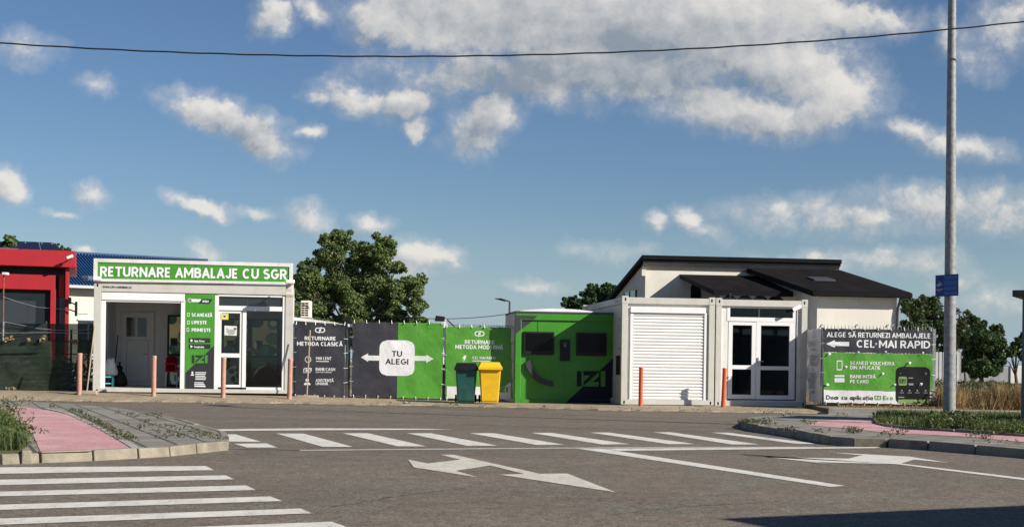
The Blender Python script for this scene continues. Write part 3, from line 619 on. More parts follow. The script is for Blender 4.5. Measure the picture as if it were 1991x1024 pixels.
def quadmesh(name, V, mat_, parent=None, per=4):
    me = bpy.data.meshes.new(name); n_ = len(V)//per
    me.vertices.add(len(V)); me.vertices.foreach_set('co', V.astype(np.float32).ravel())
    me.loops.add(len(V)); me.loops.foreach_set('vertex_index', np.arange(len(V), dtype=np.int32))
    me.polygons.add(n_); me.polygons.foreach_set('loop_start', np.arange(0, len(V), per, dtype=np.int32))
    try: me.polygons.foreach_set('loop_total', np.full(n_, per, dtype=np.int32))
    except Exception: pass
    me.update(calc_edges=True); me.validate()
    o = bpy.data.objects.new(name, me); C.objects.link(o); me.materials.append(M[mat_])
    if parent is not None: o.parent = parent
    return o
def tree(name, label, cat, bx, D, clumps, leaf, n_, size, group=None, trunk_r=.16, gz=.1, sub=16, bare=0):
    base = at(bx, 760, D); base.z = gz
    r = thing(name, label, cat, base, 0, group); mpp = D/F
    cs = []; rs = []; big = []
    for (x, y, rp) in clumps:
        c = at(x, y, D)-base; R = rp*mpp; c.y += random.uniform(-.7, .7)*R; big.append((c, R))
        cs.append(c[:]); rs.append(R*.86)
        for k in range(sub):
            u = Vector((random.gauss(0, 1), random.gauss(0, 1), random.gauss(0, 1))).normalized(); cs.append((c+u*R*random.uniform(.55, 1.08))[:]); rs.append(R*random.uniform(.14, .36))
    quadmesh('crown', leaves(cs, rs, n_, size), leaf, r)
    mb = MB(); top = sum((c for c, R in big), Vector())/len(big); fork = Vector((top.x*.35, 0, top.z*.45))
    mb.tube([(0, 0, -.2), fork*.5+Vector((.05, 0, 0)), fork, top*.85], [trunk_r, trunk_r*.85, trunk_r*.7, trunk_r*.3], 9)
    for c, R in big:
        mid = fork.lerp(c, .5)+Vector((random.uniform(-.2, .2), random.uniform(-.2, .2), .15)); mb.tube([fork*random.uniform(.8, 1), mid, c], [trunk_r*.42, trunk_r*.25, trunk_r*.06], 6)
        for k in range(bare):
            u = Vector((random.gauss(0, 1), random.gauss(0, 1), abs(random.gauss(0, 1)))).normalized(); mb.tube([mid.lerp(c, random.random()), c+u*R*.6, c+u*R*1.1], [trunk_r*.12, trunk_r*.07, trunk_r*.02], 4)
    mb.build('trunk', 'bark', r); return r
TG = 'trees behind the containers'
tree('leafy_tree', 'large olive green leafy tree rising behind the dark banner and the air conditioner', 'tree', 690, 58,
     [(655,462,24),(640,500,36),(700,490,32),(738,492,32),(600,545,34),(660,550,50),(722,548,46),(770,570,30),(800,562,27),(620,590,36),(690,598,40),(752,605,34),(806,598,22),(583,565,24),(592,520,16),(628,470,14),(748,470,14),(815,545,14),(770,520,18),(575,540,12),(600,625,30),(640,640,34),(690,640,36),(735,645,34),(780,630,28),(815,625,16),(570,600,22)],
     'leaf_olive', 150000, .066, TG, .15, bare=2)
tree('leafy_tree', 'dark green treetop between the green kiosk and the house roof', 'tree', 1150, 62, [(1150,573,24),(1178,565,19),(1110,590,20),(1192,588,20),(1130,600,24),(1165,600,26)], 'leaf_deep', 20000, .075, TG)
tree('leafy_tree', 'small treetop rising beside the solar panels on the red roof', 'tree', 15, 64, [(17,466,11),(25,480,14),(5,478,10),(30,492,14),(8,495,14)], 'leaf_olive', 4500, .085, TG)
tree('leafy_tree', 'tuft of twigs just visible between solar panels and blue roof', 'tree', 118, 66, [(104,478,7),(118,486,8),(129,487,6),(112,496,12)], 'leaf_deep', 1600, .075, TG)
tree('leafy_tree', 'dense dark green tree between the house and lamp post, partly hidden by the post', 'tree', 1800, 52, [(1775,598,26),(1812,598,28),(1790,640,34),(1832,640,28),(1760,590,14),(1760,650,24),(1846,668,20),(1800,680,30),(1760,690,20),(1840,700,26),(1780,715,30),(1815,720,28),(1855,640,14)], 'leaf_dark', 42000, .070, TG, bare=1)
tree('round_tree', 'compact dark green tree with rounded crown standing before the long pale trailer', 'tree', 1905, 45, [(1905,662,30),(1885,660,22),(1930,665,22),(1900,636,17),(1888,618,8),(1936,640,12),(1914,692,24),(1886,686,18),(1940,688,13),(1868,668,10),(1900,715,26),(1930,712,18),(1875,708,16)], 'leaf_deep', 42000, .058, TG, .10, bare=1)
tree('sparse_tree', 'thin wispy grey green sapling between the lamp post and rounded tree', 'tree', 1872, 50, [(1868,625,14),(1877,610,10),(1866,650,16),(1880,640,12),(1860,605,7)], 'weed_mixed', 1500, .06, TG, .05, bare=10)
tree('leafy_tree', 'loose pale green tree beside the bus shelter post', 'tree', 1972, 56, [(1960,684,14),(1978,668,13),(1986,690,15),(1945,695,10),(1988,650,8)], 'leaf_dark', 4000, .085, TG, .08, bare=3)
def blades(n_, fn, hmin, hmax, w, lean=.35):
    """grass blades; fn() gives a base point"""
    V = np.empty((n_, 3, 3))
    for i in range(n_):
        x, y, z = fn(); h = random.uniform(hmin, hmax); a = random.uniform(0, 6.283); l = random.uniform(0, lean)*h; b = a+1.57+random.uniform(-.5, .5)
        dx, dy = math.cos(b)*w, math.sin(b)*w
        V[i] = ((x-dx, y-dy, z-.01), (x+dx, y+dy, z-.01), (x+math.cos(a)*l, y+math.sin(a)*l, z+h))
    return V.reshape(-1, 3)
def inpoly(poly):
    xs = [p.x for p in poly]; ys = [p.y for p in poly]
    def ok(x, y):
        c = False; j = len(poly)-1
        for i in range(len(poly)):
            if (ys[i] > y) != (ys[j] > y) and x < (xs[j]-xs[i])*(y-ys[i])/(ys[j]-ys[i])+xs[i]: c = not c
            j = i
        return c
    return ok, (min(xs), max(xs), min(ys), max(ys))
def sampler(poly, z):
    ok, (a, b, c, d) = inpoly(poly)
    def fn():
        while True:
            x, y = random.uniform(a, b), random.uniform(c, d)
            if ok(x, y): return x, y, z
    return fn
def patchy(fn, sc_=.8):
    def g():
        while True:
            x, y, z = fn(); v = .5+.3*math.sin(x*2.3*sc_+1.3*math.sin(y*1.7))+.25*math.sin(y*3.1*sc_+x*.8)
            if random.random() < v: return x, y, z
    return g
GL2 = [gnd(x, y, ZI) for x, y in ((-60,885),(-20,881),(46,879),(42,866),(30,848),(10,815),(-30,802),(-60,800))]
V1 = np.vstack([blades(9000, patchy(sampler(GL2, ZI+.03)), .06, .22, .006), blades(9000, patchy(sampler(GRL, ZI+.03)), .05, .18, .006)])
GR2 = [gnd(x, y, ZI) for x, y in ((1699,822),(1718,826.5),(1752,830.5),(1850,836.5),(2060,851),(2060,812),(1991,810.5),(1760,806.5),(1702,808.5))]
V2 = blades(17000, patchy(sampler(GR2, ZI+.03), 1.2), .04, .15, .007)
tag(quadmesh('grass', np.vstack([V1, V2]), 'grass_green', None, 3), 'short green grass on the two traffic islands', 'grass', kind='stuff')
def clump(px, py, z, n_, r, h, size):
    c = gnd(px, py, z); out = []
    for k in range(n_):
        u = Vector((random.gauss(0, 1), random.gauss(0, 1), 0))*r*.6; out.append((c.x+u.x, c.y+u.y, z+random.uniform(.02, h)))
    return leaves(out, [size*1.6]*len(out), n_*3, size, 1, 1.9)
# green weeds: tall by the left lawn, low round the lamp post, tufts in the paving joints
Vw = []
for x, y, h, n_ in ((20,845,.34,60),(8,832,.38,60),(34,862,.22,50),(5,860,.3,60),(48,845,.22,30),(26,825,.34,40),(2,815,.36,40),(40,872,.16,40),(18,870,.24,50)):
    Vw.append(clump(x, y, ZI+.03, n_, .16, h, .022))
for x in range(1812, 1900, 8): Vw.append(clump(x, 831+random.uniform(-6, 4), ZI+.03, 60, .20, .24, .030))
for x in range(1705, 1980, 14): Vw.append(clump(x, 822+(x-1705)*.06+random.uniform(-8, 6), ZI+.03, 22, .18, .15, .026))
for x in range(1925, 2030, 14): Vw.append(clump(x, 842, ZI+.03, 26, .2, .18, .028))
tag(quadmesh('weeds', np.vstack(Vw), 'grass_green'), 'leafy green weeds along the lawns of both traffic islands', 'weeds', kind='stuff')
Vw = []
for x, y in ((135,801),(146,803),(152,806),(165,812),(178,820),(186,824),(195,830),(204,834),(212,839),(222,844),(232,850),(240,854),(247,857),(170,816),(190,827),(100,793)): Vw.append(clump(x, y, ZI, 26, .09, .07, .017))
for x, y in ((252,808),(262,812),(285,808),(300,810),(310,813),(280,822),(292,830),(322,832),(335,836),(345,838),(318,853),(298,843),(366,838),(372,843),(350,850),(378,852),(240,826),(225,805),(392,847),(400,850),(408,852),(416,854),(330,846),(362,834),(270,834),(424,858)):
    Vw.append(clump(x, y, ZI, random.randint(8, 22), .08, .06, .016))
for x, y, n_ in ((1442,823,40),(1456,822,40),(1468,824,40),(1480,826,30),(1500,830,14),(1530,840,16),(1566,825,22),(1540,841,10),(1600,842,14),(1655,840,50),(1660,842,30),(1722,850,22),(1740,844,14),(1756,845,12),(1892,850,18),(1915,851,22),(1905,860,12),(1960,866,10),(1520,812,14),(1632,809,14),(1490,818,14)): Vw.append(clump(x, y, ZI, n_, .13, .08, .020))
for x, y in ((880,789),(790,787),(60,778),(20,772),(500,782),(1490,806),(1530,808)): Vw.append(clump(x, y, .01, 14, .14, .08, .022))
tag(quadmesh('weeds', np.vstack(Vw), 'weed_mixed'), 'sparse brownish weeds growing in the paving joints and kerbs', 'weeds', kind='stuff')
# dry field on the right
def dryfn():
    while True:
        x = random.uniform(7.9, 14.5); y = random.uniform(33.55, 39.5)
        if x > 10.55 or y > 35.1: return x, y, .13
def vary(base, k=1.0):
    def g():
        while True:
            x, y, z = base(); v = .5+.32*math.sin(x*3.7+2.1*math.sin(y*1.9))+.28*math.sin(x*8.3+y*2.7)
            if random.random() < max(0, v)**k: return x, y, z
    return g
V3 = np.vstack([blades(7000, vary(dryfn), .08, .35, .008, .9), blades(5000, vary(dryfn, 2), .18, .48, .008, 1.1), blades(900, vary(dryfn, 3), .4, .74, .007, .8)])
V4 = np.vstack([blades(3500, vary(lambda: (random.uniform(10.6, 14.2), random.uniform(33.6, 38), .13), 1.5), .2, .6, .009, 1.0), blades(2200, lambda: (random.gauss(12.35, .22), random.uniform(33.6, 34.6), .13), .3, .72, .010, .8), blades(900, lambda: (random.gauss(10.75, .15), random.uniform(33.6, 34.4), .13), .25, .6, .010, .8)])
V5 = blades(2500, lambda: (random.uniform(7.9, 11), random.uniform(33.5, 33.9), .13), .02, .075, .008, .8)
tag(quadmesh('dry_grass', np.vstack([V3, V4, V5]), 'dry_straw', None, 3), 'tall straw coloured dry grass and weeds behind the concrete edge', 'dry grass', kind='stuff')
cw = [(random.uniform(10.4, 14), random.uniform(33.8, 39), .15+random.uniform(.02, .42)) for _ in range(420)]
tag(quadmesh('dead_weeds', leaves(cw, [.14]*420, 9000, .040, 1, 2.2), 'dead_brown'), 'tangled dead brown weeds under the dry grass', 'weeds', kind='stuff')
cw = [(random.uniform(10.4, 13), random.uniform(34.2, 39), .15+random.uniform(.1, .62)) for _ in range(260)]
tag(quadmesh('weeds', leaves(cw, [.12]*260, 5200, .035, 1, 2.2), 'weed_mixed'), 'dull green thistles and weeds mixed through the dry grass', 'weeds', kind='stuff')
cw = [(random.uniform(-17, -11.9), random.uniform(38, 43), random.uniform(.2, .9)) for _ in range(200)]
tag(quadmesh('shrubbery', leaves(cw, [.4]*200, 7000, .07, 1, 1.8), 'leaf_dark'), 'green undergrowth behind the net covered fence', 'undergrowth', kind='stuff')
# thin pale weeds at the foot of the net fence
# ================================================================== containers
def bolt_hole(mb, x, z, y):
    mb.cut()
    mb.add([(x+.022*math.cos(a), y, z+.045*math.sin(a)) for a in np.linspace(0, 6.283, 12, endpoint=False)], [tuple(range(12))])
def frame_box(root, fr, w, d, h, post=.155, beam=.20, matn='grey_white', roofmat='grey_white', base=.13, rear=True):
    mb = MB()
    for x in (0, w-post):
        for y in (0, d-post): mb.box(x, y, base-.002, x+post, y+post, h-beam+.002)
    mb.box(post*.0, 0, 0, w, post, base); mb.box(0, d-post, 0, w, d, base); mb.box(0, post, 0, post, d-post, base); mb.box(w-post, post, 0, w, d-post, base)
    mb.box(0, 0, h-beam, w, post, h-.035); mb.box(0, d-post, h-beam, w, d, h-.035); mb.box(0, post, h-beam, post, d-post, h-.035); mb.box(w-post, post, h-beam, w, d-post, h-.035)
    for x in (-.006, w-post-.004):
        for y in (-.006, d-post-.004): mb.box(x, y, h-.20, x+post+.01, y+post+.01, h)
    mb.build('steel_frame', matn, root, bevel=.008)
    hm = MB()
    for x in (post*.55, w-post*.55): bolt_hole(hm, x, h-.085, -.0085); bolt_hole(hm, x, .06, -.003)
    hm.build('corner_casting', 'black_plastic', root)
    MB().box(post*.5, post*.5, h-.09, w-post*.5, d-post*.5, h-.05).build('roof', roofmat, root)
# ---- container with roller shutter
YAW = .118
O1 = Vector((2.76, 35.51, vz(2.76)+.02)); f1 = Frame(O1, YAW); CW, CD, CHH = 2.435, 6.06, 2.775
r1 = thing('shutter_container', 'white steel container closed by a white roller shutter beside the green kiosk', 'container', O1, YAW)
frame_box(r1, f1, CW, CD, CHH)
mb = MB()
for x in (.05, CW-.09): mb.box(x, .155, .13, x+.04, CD-.155, CHH-.2)
mb.box(.155, CD-.10, .13, CW-.155, CD-.06, CHH-.2)
mb.build('wall_panel', 'grey_white', r1)
mb = MB()       # lining round the shutter
a0, b0, a1, b1 = fprect(f1, 1218, 596, 1374.5, 778.5, .10)
mb.box(.155, .07, .13, a0+.03, .14, CHH-.2); mb.box(a1-.05, .07, .13, CW-.155, .14, CHH-.2); mb.box(a0+.03, .07, b1-.04, a1-.05, .14, CHH-.2)
mb.build('door_lining', 'white_paint', r1)
sh = MB(); x0, z0, x1, z1 = fprect(f1, 1228, 609, 1366, 777, .08)
N = 27; hgt = (z1-z0)/N
for i in range(N):
    zz = z0+i*hgt
    prof = [(.082, zz+.001), (.055, zz+hgt*.18), (.048, zz+hgt*.45), (.055, zz+hgt*.78), (.082, zz+hgt-.003)]
    v = [(x0, y, z) for y, z in prof]+[(x1, y, z) for y, z in prof]; k = len(prof)
    sh.add(v, [(j, j+k, j+k+1, j+1) for j in range(k-1)])
sh.box(x0, .05, z0-.05, x1, .085, z0)
so_ = sh.build('roller_shutter', 'shutter_white', r1)
mb = MB(); pbox(mb, f1, 1223.5, 597, 1370.5, 608.5, .0, .12); mb.build('shutter_box', 'white_plastic', so_, bevel=.006)
for g_ in ((1222, 608.5, 1228, 778), (1366, 608.5, 1370.5, 778)): mb = MB(); pbox(mb, f1, *g_, .03, .11); mb.build('guide_rail', 'white_plastic', so_, bevel=.004)
mb = MB()       # faint printed logo and notes on the side wall
g0 = MB()
for (y0, z0, y1, z1) in ((.5, 2.63, .95, 2.69), (5.2, 2.63, 5.5, 2.69)): g0.cut().box(-.004, y0, z0, 0, y1, z1)
g0.build('marking', 'print_grey', r1)
mb = MB()
for zz, hh in ((2.18, .04), (2.02, .02), (1.93, .02), (1.40, .05), (1.08, .03), (.98, .02), (.9, .02)): mb.box(.046, .30, zz, .05, .75, zz+hh)
mb.build('poster_print', 'print_grey', r1)
MB().box(.044, .25, .75, .048, .95, 1.25).build('poster', 'black_plastic', r1)
# ---- container with glass double door
O2 = Vector((O1.x+math.cos(YAW)*2.465, O1.y+math.sin(YAW)*2.465, O1.z-.01)); f2 = Frame(O2, YAW)
r2 = thing('office_container', 'white steel container with glazed white double door and transom window', 'container', O2, YAW)
frame_box(r2, f2, CW, CD, CHH)
mb = MB()
for x in (.05, CW-.09): mb.box(x, .155, .13, x+.04, CD-.155, CHH-.2)
mb.box(.155, CD-.10, .13, CW-.155, CD-.06, CHH-.2); mb.build('wall_panel', 'inner_wall', r2)
MB().box(.16, .16, .10, CW-.16, CD-.16, .14).build('floor', 'inner_floor', r2)
mb = MB()
e0, _, e1, _ = fprect(f2, 1411, 700, 1545, 750, .09)
mb.box(.155, .06, .13, e0, .13, CHH-.2); mb.cut(); mb.box(e1, .06, .13, CW-.155, .13, CHH-.2); mb.build('door_lining', 'white_paint', r2)
def framed(fr, outer, holes, ly0, ly1, mb):
    """flat frame: outer pixel rect with pixel rect holes stacked in a column"""
    a, b, c, d = fprect(fr, *outer, ly0); hs_ = sorted([fprect(fr, *h, ly0) for h in holes], key=lambda q: q[1]); x0, x1 = hs_[0][0], hs_[0][2]
    mb.box(a, ly0, b, x0, ly1, d); mb.box(x1, ly0, b, c, ly1, d); z = b
    for h in hs_: mb.box(x0, ly0, z, x1, ly1, h[1]); z = h[3]
    mb.box(x0, ly0, z, x1, ly1, d)
    return hs_
tr = MB(); hs1 = framed(f2, (1411, 595.5, 1544.5, 625), [(1417, 599.5, 1539, 617)], .05, .11, tr); t_ = tr.build('transom_window', 'white_plastic', r2, bevel=.004)
mb = MB(); [mb.box(h[0], .075, h[1], h[2], .085, h[3]) for h in hs1]; mb.build('pane', 'glass_dark', t_)
mb = MB(); a, b, c, d = fprect(f2, 1472, 599, 1474.5, 617, .07); mb.box(a, .07, b, c, .074, d); mb.build('glazing_bar', 'dark_metal', t_)
for rects, outer, nm in ((((1421, 632, 1459.5, 709.5), (1420.5, 717.5, 1458, 766.5)), (1413, 625.5, 1466.5, 775), 'l'), (((1477, 633, 1533, 711.5), (1475.5, 719, 1531, 768)), (1467, 625.5, 1543, 776), 'r')):
    mb = MB(); hh = framed(f2, outer, rects, .055, .12, mb); dr = mb.build('door_leaf', 'white_plastic', r2, bevel=.004)
    for h in hh: MB().box(h[0], .085, h[1], h[2], .092, h[3]).build('pane', 'glass_dark', dr)
    if nm == 'r':
        q = f2.p(1471, 703, .05); mb = MB(); mb.box(q[0]-.018, .03, q[1]-.11, q[0]+.018, .052, q[1]+.11); mb.tube([(q[0], .045, q[1]+.02), (q[0], -.005, q[1]+.02), (q[0]+.13, -.005, q[1]+.015)], .011, 8); mb.build('handle', 'chrome', dr)
MB().box(.155, .05, .10, CW-.155, .155, .15).build('threshold', 'white_plastic', r2)
# dim things inside: cabinet and counter
cab = thing('cabinet', 'pale cabinet standing behind the glazed double door', 'cabinet', O2+Vector((.6, 3.2, .14)), YAW)
MB().box(0, 0, .1, .9, .5, 1.7).build('body', 'inner_wall', cab, bevel=.01); MB().box(.03, -.02, .14, .44, 0, 1.66).build('door', 'print_grey', cab); MB().box(.46, -.02, .14, .87, 0, 1.66).build('door', 'print_grey', cab); MB().box(.02, .02, 0, .88, .48, .1).build('plinth', 'black_plastic', cab)
# security camera on the corner
q = at(1553, 596, 36.0); cm = thing('security_camera', 'small white tube security camera under the corner of the door container', 'camera', q, YAW)
MB().tube([(.0, 0, .0), (-.24, -.10, -.10)], .055, 12).build('housing', 'white_plastic', cm, smooth=True); MB().tube([(-.235, -.098, -.098), (-.25, -.104, -.104)], .045, 12).build('lens', 'screen', cm); MB().tube([(0, .02, .0), (.05, .30, .03)], .03, 8).build('bracket', 'white_plastic', cm)
# plinth slab beneath both containers
mb = MB(); a, b, c, d = fprect(f1, 1213, 784, 1559, 792, -.16); mb.box(a, -.16, -.16, c-.1, .4, -.015)
pl = mb.build('concrete_slab', 'concrete', None); pl.location = O1; pl.rotation_euler = (0, 0, YAW); pl['kind'] = 'structure'

# ================================================================== green return kiosk
Y3 = .118; D3 = 36.6; a = at(997.5, 783, D3); O3 = Vector((a.x, a.y, a.z)); f3 = Frame(O3, Y3)
x1_, _ = f3.p(1198.5, 700, 0); z1_ = f3.p(1098, 608.5, 0)[1]; KW, KH, KD = x1_, z1_, 2.3
r3 = thing('return_kiosk', 'bright green container kiosk with two dark screens and a smile', 'kiosk', O3, Y3)
mb = MB(); mb.box(.10, .05, .06, KW-.10, KD-.06, KH-.10)
body = mb.build('body', 'machine_green', r3)
mb = MB()
for x in (0, KW-.16): mb.box(x, 0, 0, x+.16, .16, KH)
mb.box(.16, 0, 0, KW-.16, .14, .10); mb.box(.16, 0, KH-.20, KW-.16, .14, KH); fr_ = mb.build('frame', 'machine_green', r3, bevel=.012)
MB().box(-.01, .16, 0, .10, KD, KH).build('side_wall', 'grey_white', r3); MB().box(KW-.10, .16, 0, KW+.01, KD, KH).build('side_wall', 'grey_white', r3)
mb = MB(); mb.box(-.014, .16, KH-.42, -.01, KD*.9, KH-.40); mb.build('seam', 'dark_metal', r3)
mb = MB(); mb.box(-.02, -.012, KH-.02, KW+.02, KD, KH+.035); mb.build('roof_rim', 'dark_metal', r3, bevel=.01)
mb = MB(); xa, xb = f3.p(1040, 606, .3)[0], f3.p(1160, 606, .3)[0]
mb.prism([(xa-.5, KH+.036)]+[(xa-.5+(xb-xa+.5)*t, KH+.036+.085*math.sin(math.pi*t)**.8) for t in np.linspace(.05, .95, 12)]+[(xb, KH+.036)], .1, 1.6); mb.build('roof_cover', 'mural_pale', r3, smooth=True)
# dark corner and navy wedge printed on the front
LYF, LYB = -.004, .046
def kpoly(pts, matn, name, ly, th=.0035, par=None): mb = MB(); shape(mb, f3, pts, ly, None, th); return mb.build(name, matn, par or r3)
kpoly([(998, 612.3), (1042, 613.6), (1035.5, 620.4), (998.1, 619.3)], 'machine_dark', 'print', LYF+.004); kpoly([(998, 619.4), (1010, 619.8), (1010, 640.5), (998, 651)], 'machine_dark', 'print', LYF+.004)
kpoly([(1010.5, 622), (1034, 622.6), (1010.5, 640.3)], 'machine_dark', 'print', LYB)
kpoly([(1186, 699), (1186, 776.5), (1103.5, 776.5)], 'machine_navy', 'print', LYB)
kpoly([(1186.2, 698.6), (1197.8, 687.6), (1197.5, 775.6), (1186.2, 775.4)], 'machine_navy', 'print', LYF+.004); kpoly([(1104, 776.3), (1197, 777.6), (1197, 785.2), (1095.5, 783.8)], 'machine_navy', 'print', LYF+.004)
# screens
for px in ((1015, 644.5, 1075, 689), (1118.6, 646.8, 1177.3, 691)):
    mb = MB(); pbox(mb, f3, *px, -.035, .046); tv = mb.build('display', 'black_plastic', r3, bevel=.008)
    mb = MB(); pbox(mb, f3, px[0]+4.2, px[1]+3.2, px[2]-3, px[3]-7, -.039, -.034); mb.build('screen', 'screen', tv)
mb = MB(); pbox(mb, f3, 1087, 660, 1105.6, 701, -.02, .046); sc_ = mb.build('scanner_panel', 'black_plastic', r3, bevel=.006)
mb = MB(); shape(mb, f3, [(1091.8, 665), (1099.8, 665), (1099.8, 669), (1097, 672.8), (1094.5, 672.8), (1091.8, 669)], -.0205, None, .008); mb.build('reader', 'dark_metal', sc_)
mb = MB(); shape(mb, f3, circ(1095.8, 672.3, 1.0), -.029, None, .003); mb.build('lens', 'chrome', sc_)
# smile
def bez(p0, p1, p2, p3, n=14): return [((1-t)**3*p0[0]+3*(1-t)**2*t*p1[0]+3*(1-t)*t*t*p2[0]+t**3*p3[0], (1-t)**3*p0[1]+3*(1-t)**2*t*p1[1]+3*(1-t)*t*t*p2[1]+t**3*p3[1]) for t in np.linspace(0, 1, n)]
outer = bez((1018.5, 705.5), (1026, 732), (1047, 750), (1072.3, 750)); inner = bez((1028, 697.5), (1031, 722), (1049, 740.5), (1072.3, 740.5))
mb = MB(); qo = [f3.p(*p, -.03) for p in outer]; qi = [f3.p(*p, -.03) for p in inner]
for i in range(len(qo)-1): mb.prism([qo[i], qo[i+1], qi[i+1], qi[i]], -.045, .046)
mb.build('smile', 'machine_dark', r3)
dk, lt = MB(), MB(); izi(dk, lt, f3, 1118.8, 721, 1174.3, 750.8, .043, .006); dk.build('logo', 'machine_navy', r3); lt.build('logo', 'machine_green', r3)
mb = MB(); q = f3.p(1043, 633, .047)[0]; mb.box(q-.006, .044, KH-.55, q+.006, .047, KH-.2); mb.build('panel_joint', 'machine_dark', r3)

# ================================================================== return booth on the left
OB = at(177.2, 761, 36.0); YB = .15; fb = Frame(OB, YB)
BW = fb.p(566.6, 680, 0)[0]; BD = 3.2; zt = lambda x, y: fb.p(x, y, 0)[1]
BH = (zt(190, 545)+zt(555, 551))/2; rb = thing('return_booth', 'white glazed container booth under the long green sign', 'booth', OB, YB)
BM = (zt(300, 567)+zt(440, 573))/2
mb = MB(); xl = fb.p(193, 650, 0)[0]; xr = fb.p(551.5, 650, 0)[0]
mb.box(0, 0, 0, xl, .16, BH); mb.box(xr, 0, 0, BW, .16, BH); mb.box(xl, 0, BM, xr, .14, BH-.03); mb.box(xl, 0, 0, xr, .16, (zt(300, 754)+zt(440, 757))/2)
mb.box(0, BD-.16, 0, .16, BD, BH); mb.box(BW-.16, BD-.16, 0, BW, BD, BH); mb.box(0, .16, BH-.2, .14, BD-.16, BH-.03); mb.box(BW-.14, .16, BH-.2, BW, BD-.16, BH-.03); mb.box(.16, BD-.14, BH-.2, BW-.16, BD, BH-.03)
mb.build('steel_frame', 'grey_white', rb, bevel=.008)
hm = MB(); bolt_hole(hm, fb.p(187, 554, 0)[0], fb.p(187, 554, 0)[1], -.003); bolt_hole(hm, fb.p(186, 757, 0)[0], .03, -.003); hm.build('corner_casting', 'black_plastic', rb)
MB().box(.05, .05, BH-.10, BW-.05, BD-.05, BH-.06).build('roof', 'inner_wall', rb)
MB().box(.05, BD-.10, .1, BW-.05, BD-.06, BH-.1).build('back_wall', 'inner_wall', rb)
mb = MB(); mb.box(.05, .16, .1, .09, .55, BH-.1); mb.box(.05, 2.0, .1, .09, BD-.1, BH-.1); mb.box(.05, .55, 2.35, .09, 2.0, BH-.1); mb.box(BW-.09, .16, .1, BW-.05, BD-.1, BH-.1); mb.build('side_wall', 'inner_wall', rb)
MB().box(.06, .55, .12, .07, 2.0, 2.35).build('side_window', 'dark_glass', rb)
FZ = .10
MB().box(.05, .05, .04, BW-.05, BD-.05, FZ).build('floor', 'inner_floor', rb)
MB().box(.1, .16, BH-.32, BW-.1, BD-.1, BH-.28).build('ceiling', 'inner_wall', rb)
t = MB(); text(t, fb, 'www.chv-container.ro', 197, 554.6, 253, 560.2, -.005, .02); t.build('lettering', 'print_dark', rb)
# roller shutter box + opening frame of the left bay
mb = MB(); pbox(mb, fb, 194.5, 569.5, 357, 584, .0, .14); sb = mb.build('shutter_box', 'white_plastic', rb, bevel=.006)
mb = MB(); pbox(mb, fb, 193.2, 584, 201.5, 755, .02, .12); pbox(mb, fb, 348, 584, 357.5, 757, .02, .12); pbox(mb, fb, 201.5, 583.5, 348, 587.5, .03, .10); mb.build('bay_frame', 'white_plastic', rb, bevel=.006)
# green information panel
mb = MB(); pan = (357.5, 571.5, 413.5, 757); pbox(mb, fb, *pan, .012, .05); ip = mb.build('info_panel', 'sign_green', rb)
def bsh(pts, matn, ly=.009, par=ip, th=.0, name='print'): mb = MB(); shape(mb, fb, pts, ly, None, th); return mb.build(name, matn, par)
bsh([(413.2, 672), (413.2, 756.6), (357.8, 756.2), (358, 724)], 'print_dark')
t = MB(); text(t, fb, 'SCANEAZĂ', 369.8, 608.6, 410.2, 615.4, .007, .045); text(t, fb, 'LIPEȘTE', 369.8, 623.2, 398.9, 629.6, .007, .045); text(t, fb, 'PRIMEȘTE', 369.8, 637.8, 406.5, 644.4, .007, .045)
for x, y in ((361, 608), (361, 623), (360, 637)):
    ring(t, fb, rrect(x, y, x+5, y+7, 1.2), rrect(x+.9, y+.9, x+4.1, y+6.1, .8), .007)
for i in range(5): shape(t, fb, [(377, 722.8+i*3.3), (398-(i % 3), 723.1+i*3.3), (398-(i % 3), 724.6+i*3.3), (377, 724.3+i*3.3)], .005)
for i in range(3): shape(t, fb, [(375, 742.2+i*3.4), (393+2*i, 742.6+i*3.4), (393+2*i, 744.2+i*3.4+.3*i), (375, 743.8+i*3.4+.3*i)], .005)
shape(t, fb, circ(371.4, 723.8, 1.8, 2.2), .005); shape(t, fb, [(368, 729.5), (369.5, 726.6), (373.5, 726.6), (375, 729.5)], .005)
shape(t, fb, [(364.5, 580.5), (389.5, 581.6), (386.5, 587), (364.5, 586.4)], .007); shape(t, fb, circ(366.4, 583.6, 4.0), .007)
t.build('lettering', 'print_white', ip)
d = MB(); shape(d, fb, [(390, 580.6), (411, 581.2), (404.5, 590.2), (382.5, 589.6)], .0065); ring(d, fb, circ(366.4, 583.6, 2.9), circ(366.4, 583.6, 1.7), .005)
for y in (656.8, 668.6): shape(d, fb, rrect(364.5, y, 406.3, y+9.2, 1), .007)
lt2 = MB(); izi(d, lt2, fb, 370.4, 690, 400.8, 705.6, .0055); d.build('print', 'print_dark', ip); lt2.build('print', 'sign_green', ip)
t = MB(); text(t, fb, 'App Store', 374.6, 660.4, 395, 664.4, .004, .03); text(t, fb, 'Google play', 374.6, 671.8, 394, 675.8, .004, .03)
shape(t, fb, circ(369.6, 661.6, 2.2, 2.6), .004); shape(t, fb, [(367.8, 670.4), (372.4, 673.2), (367.8, 676)], .004); text(t, fb, 'IMBU', 391, 583.6, 403, 587.6, .004, .05)
t.build('lettering', 'print_white', ip)
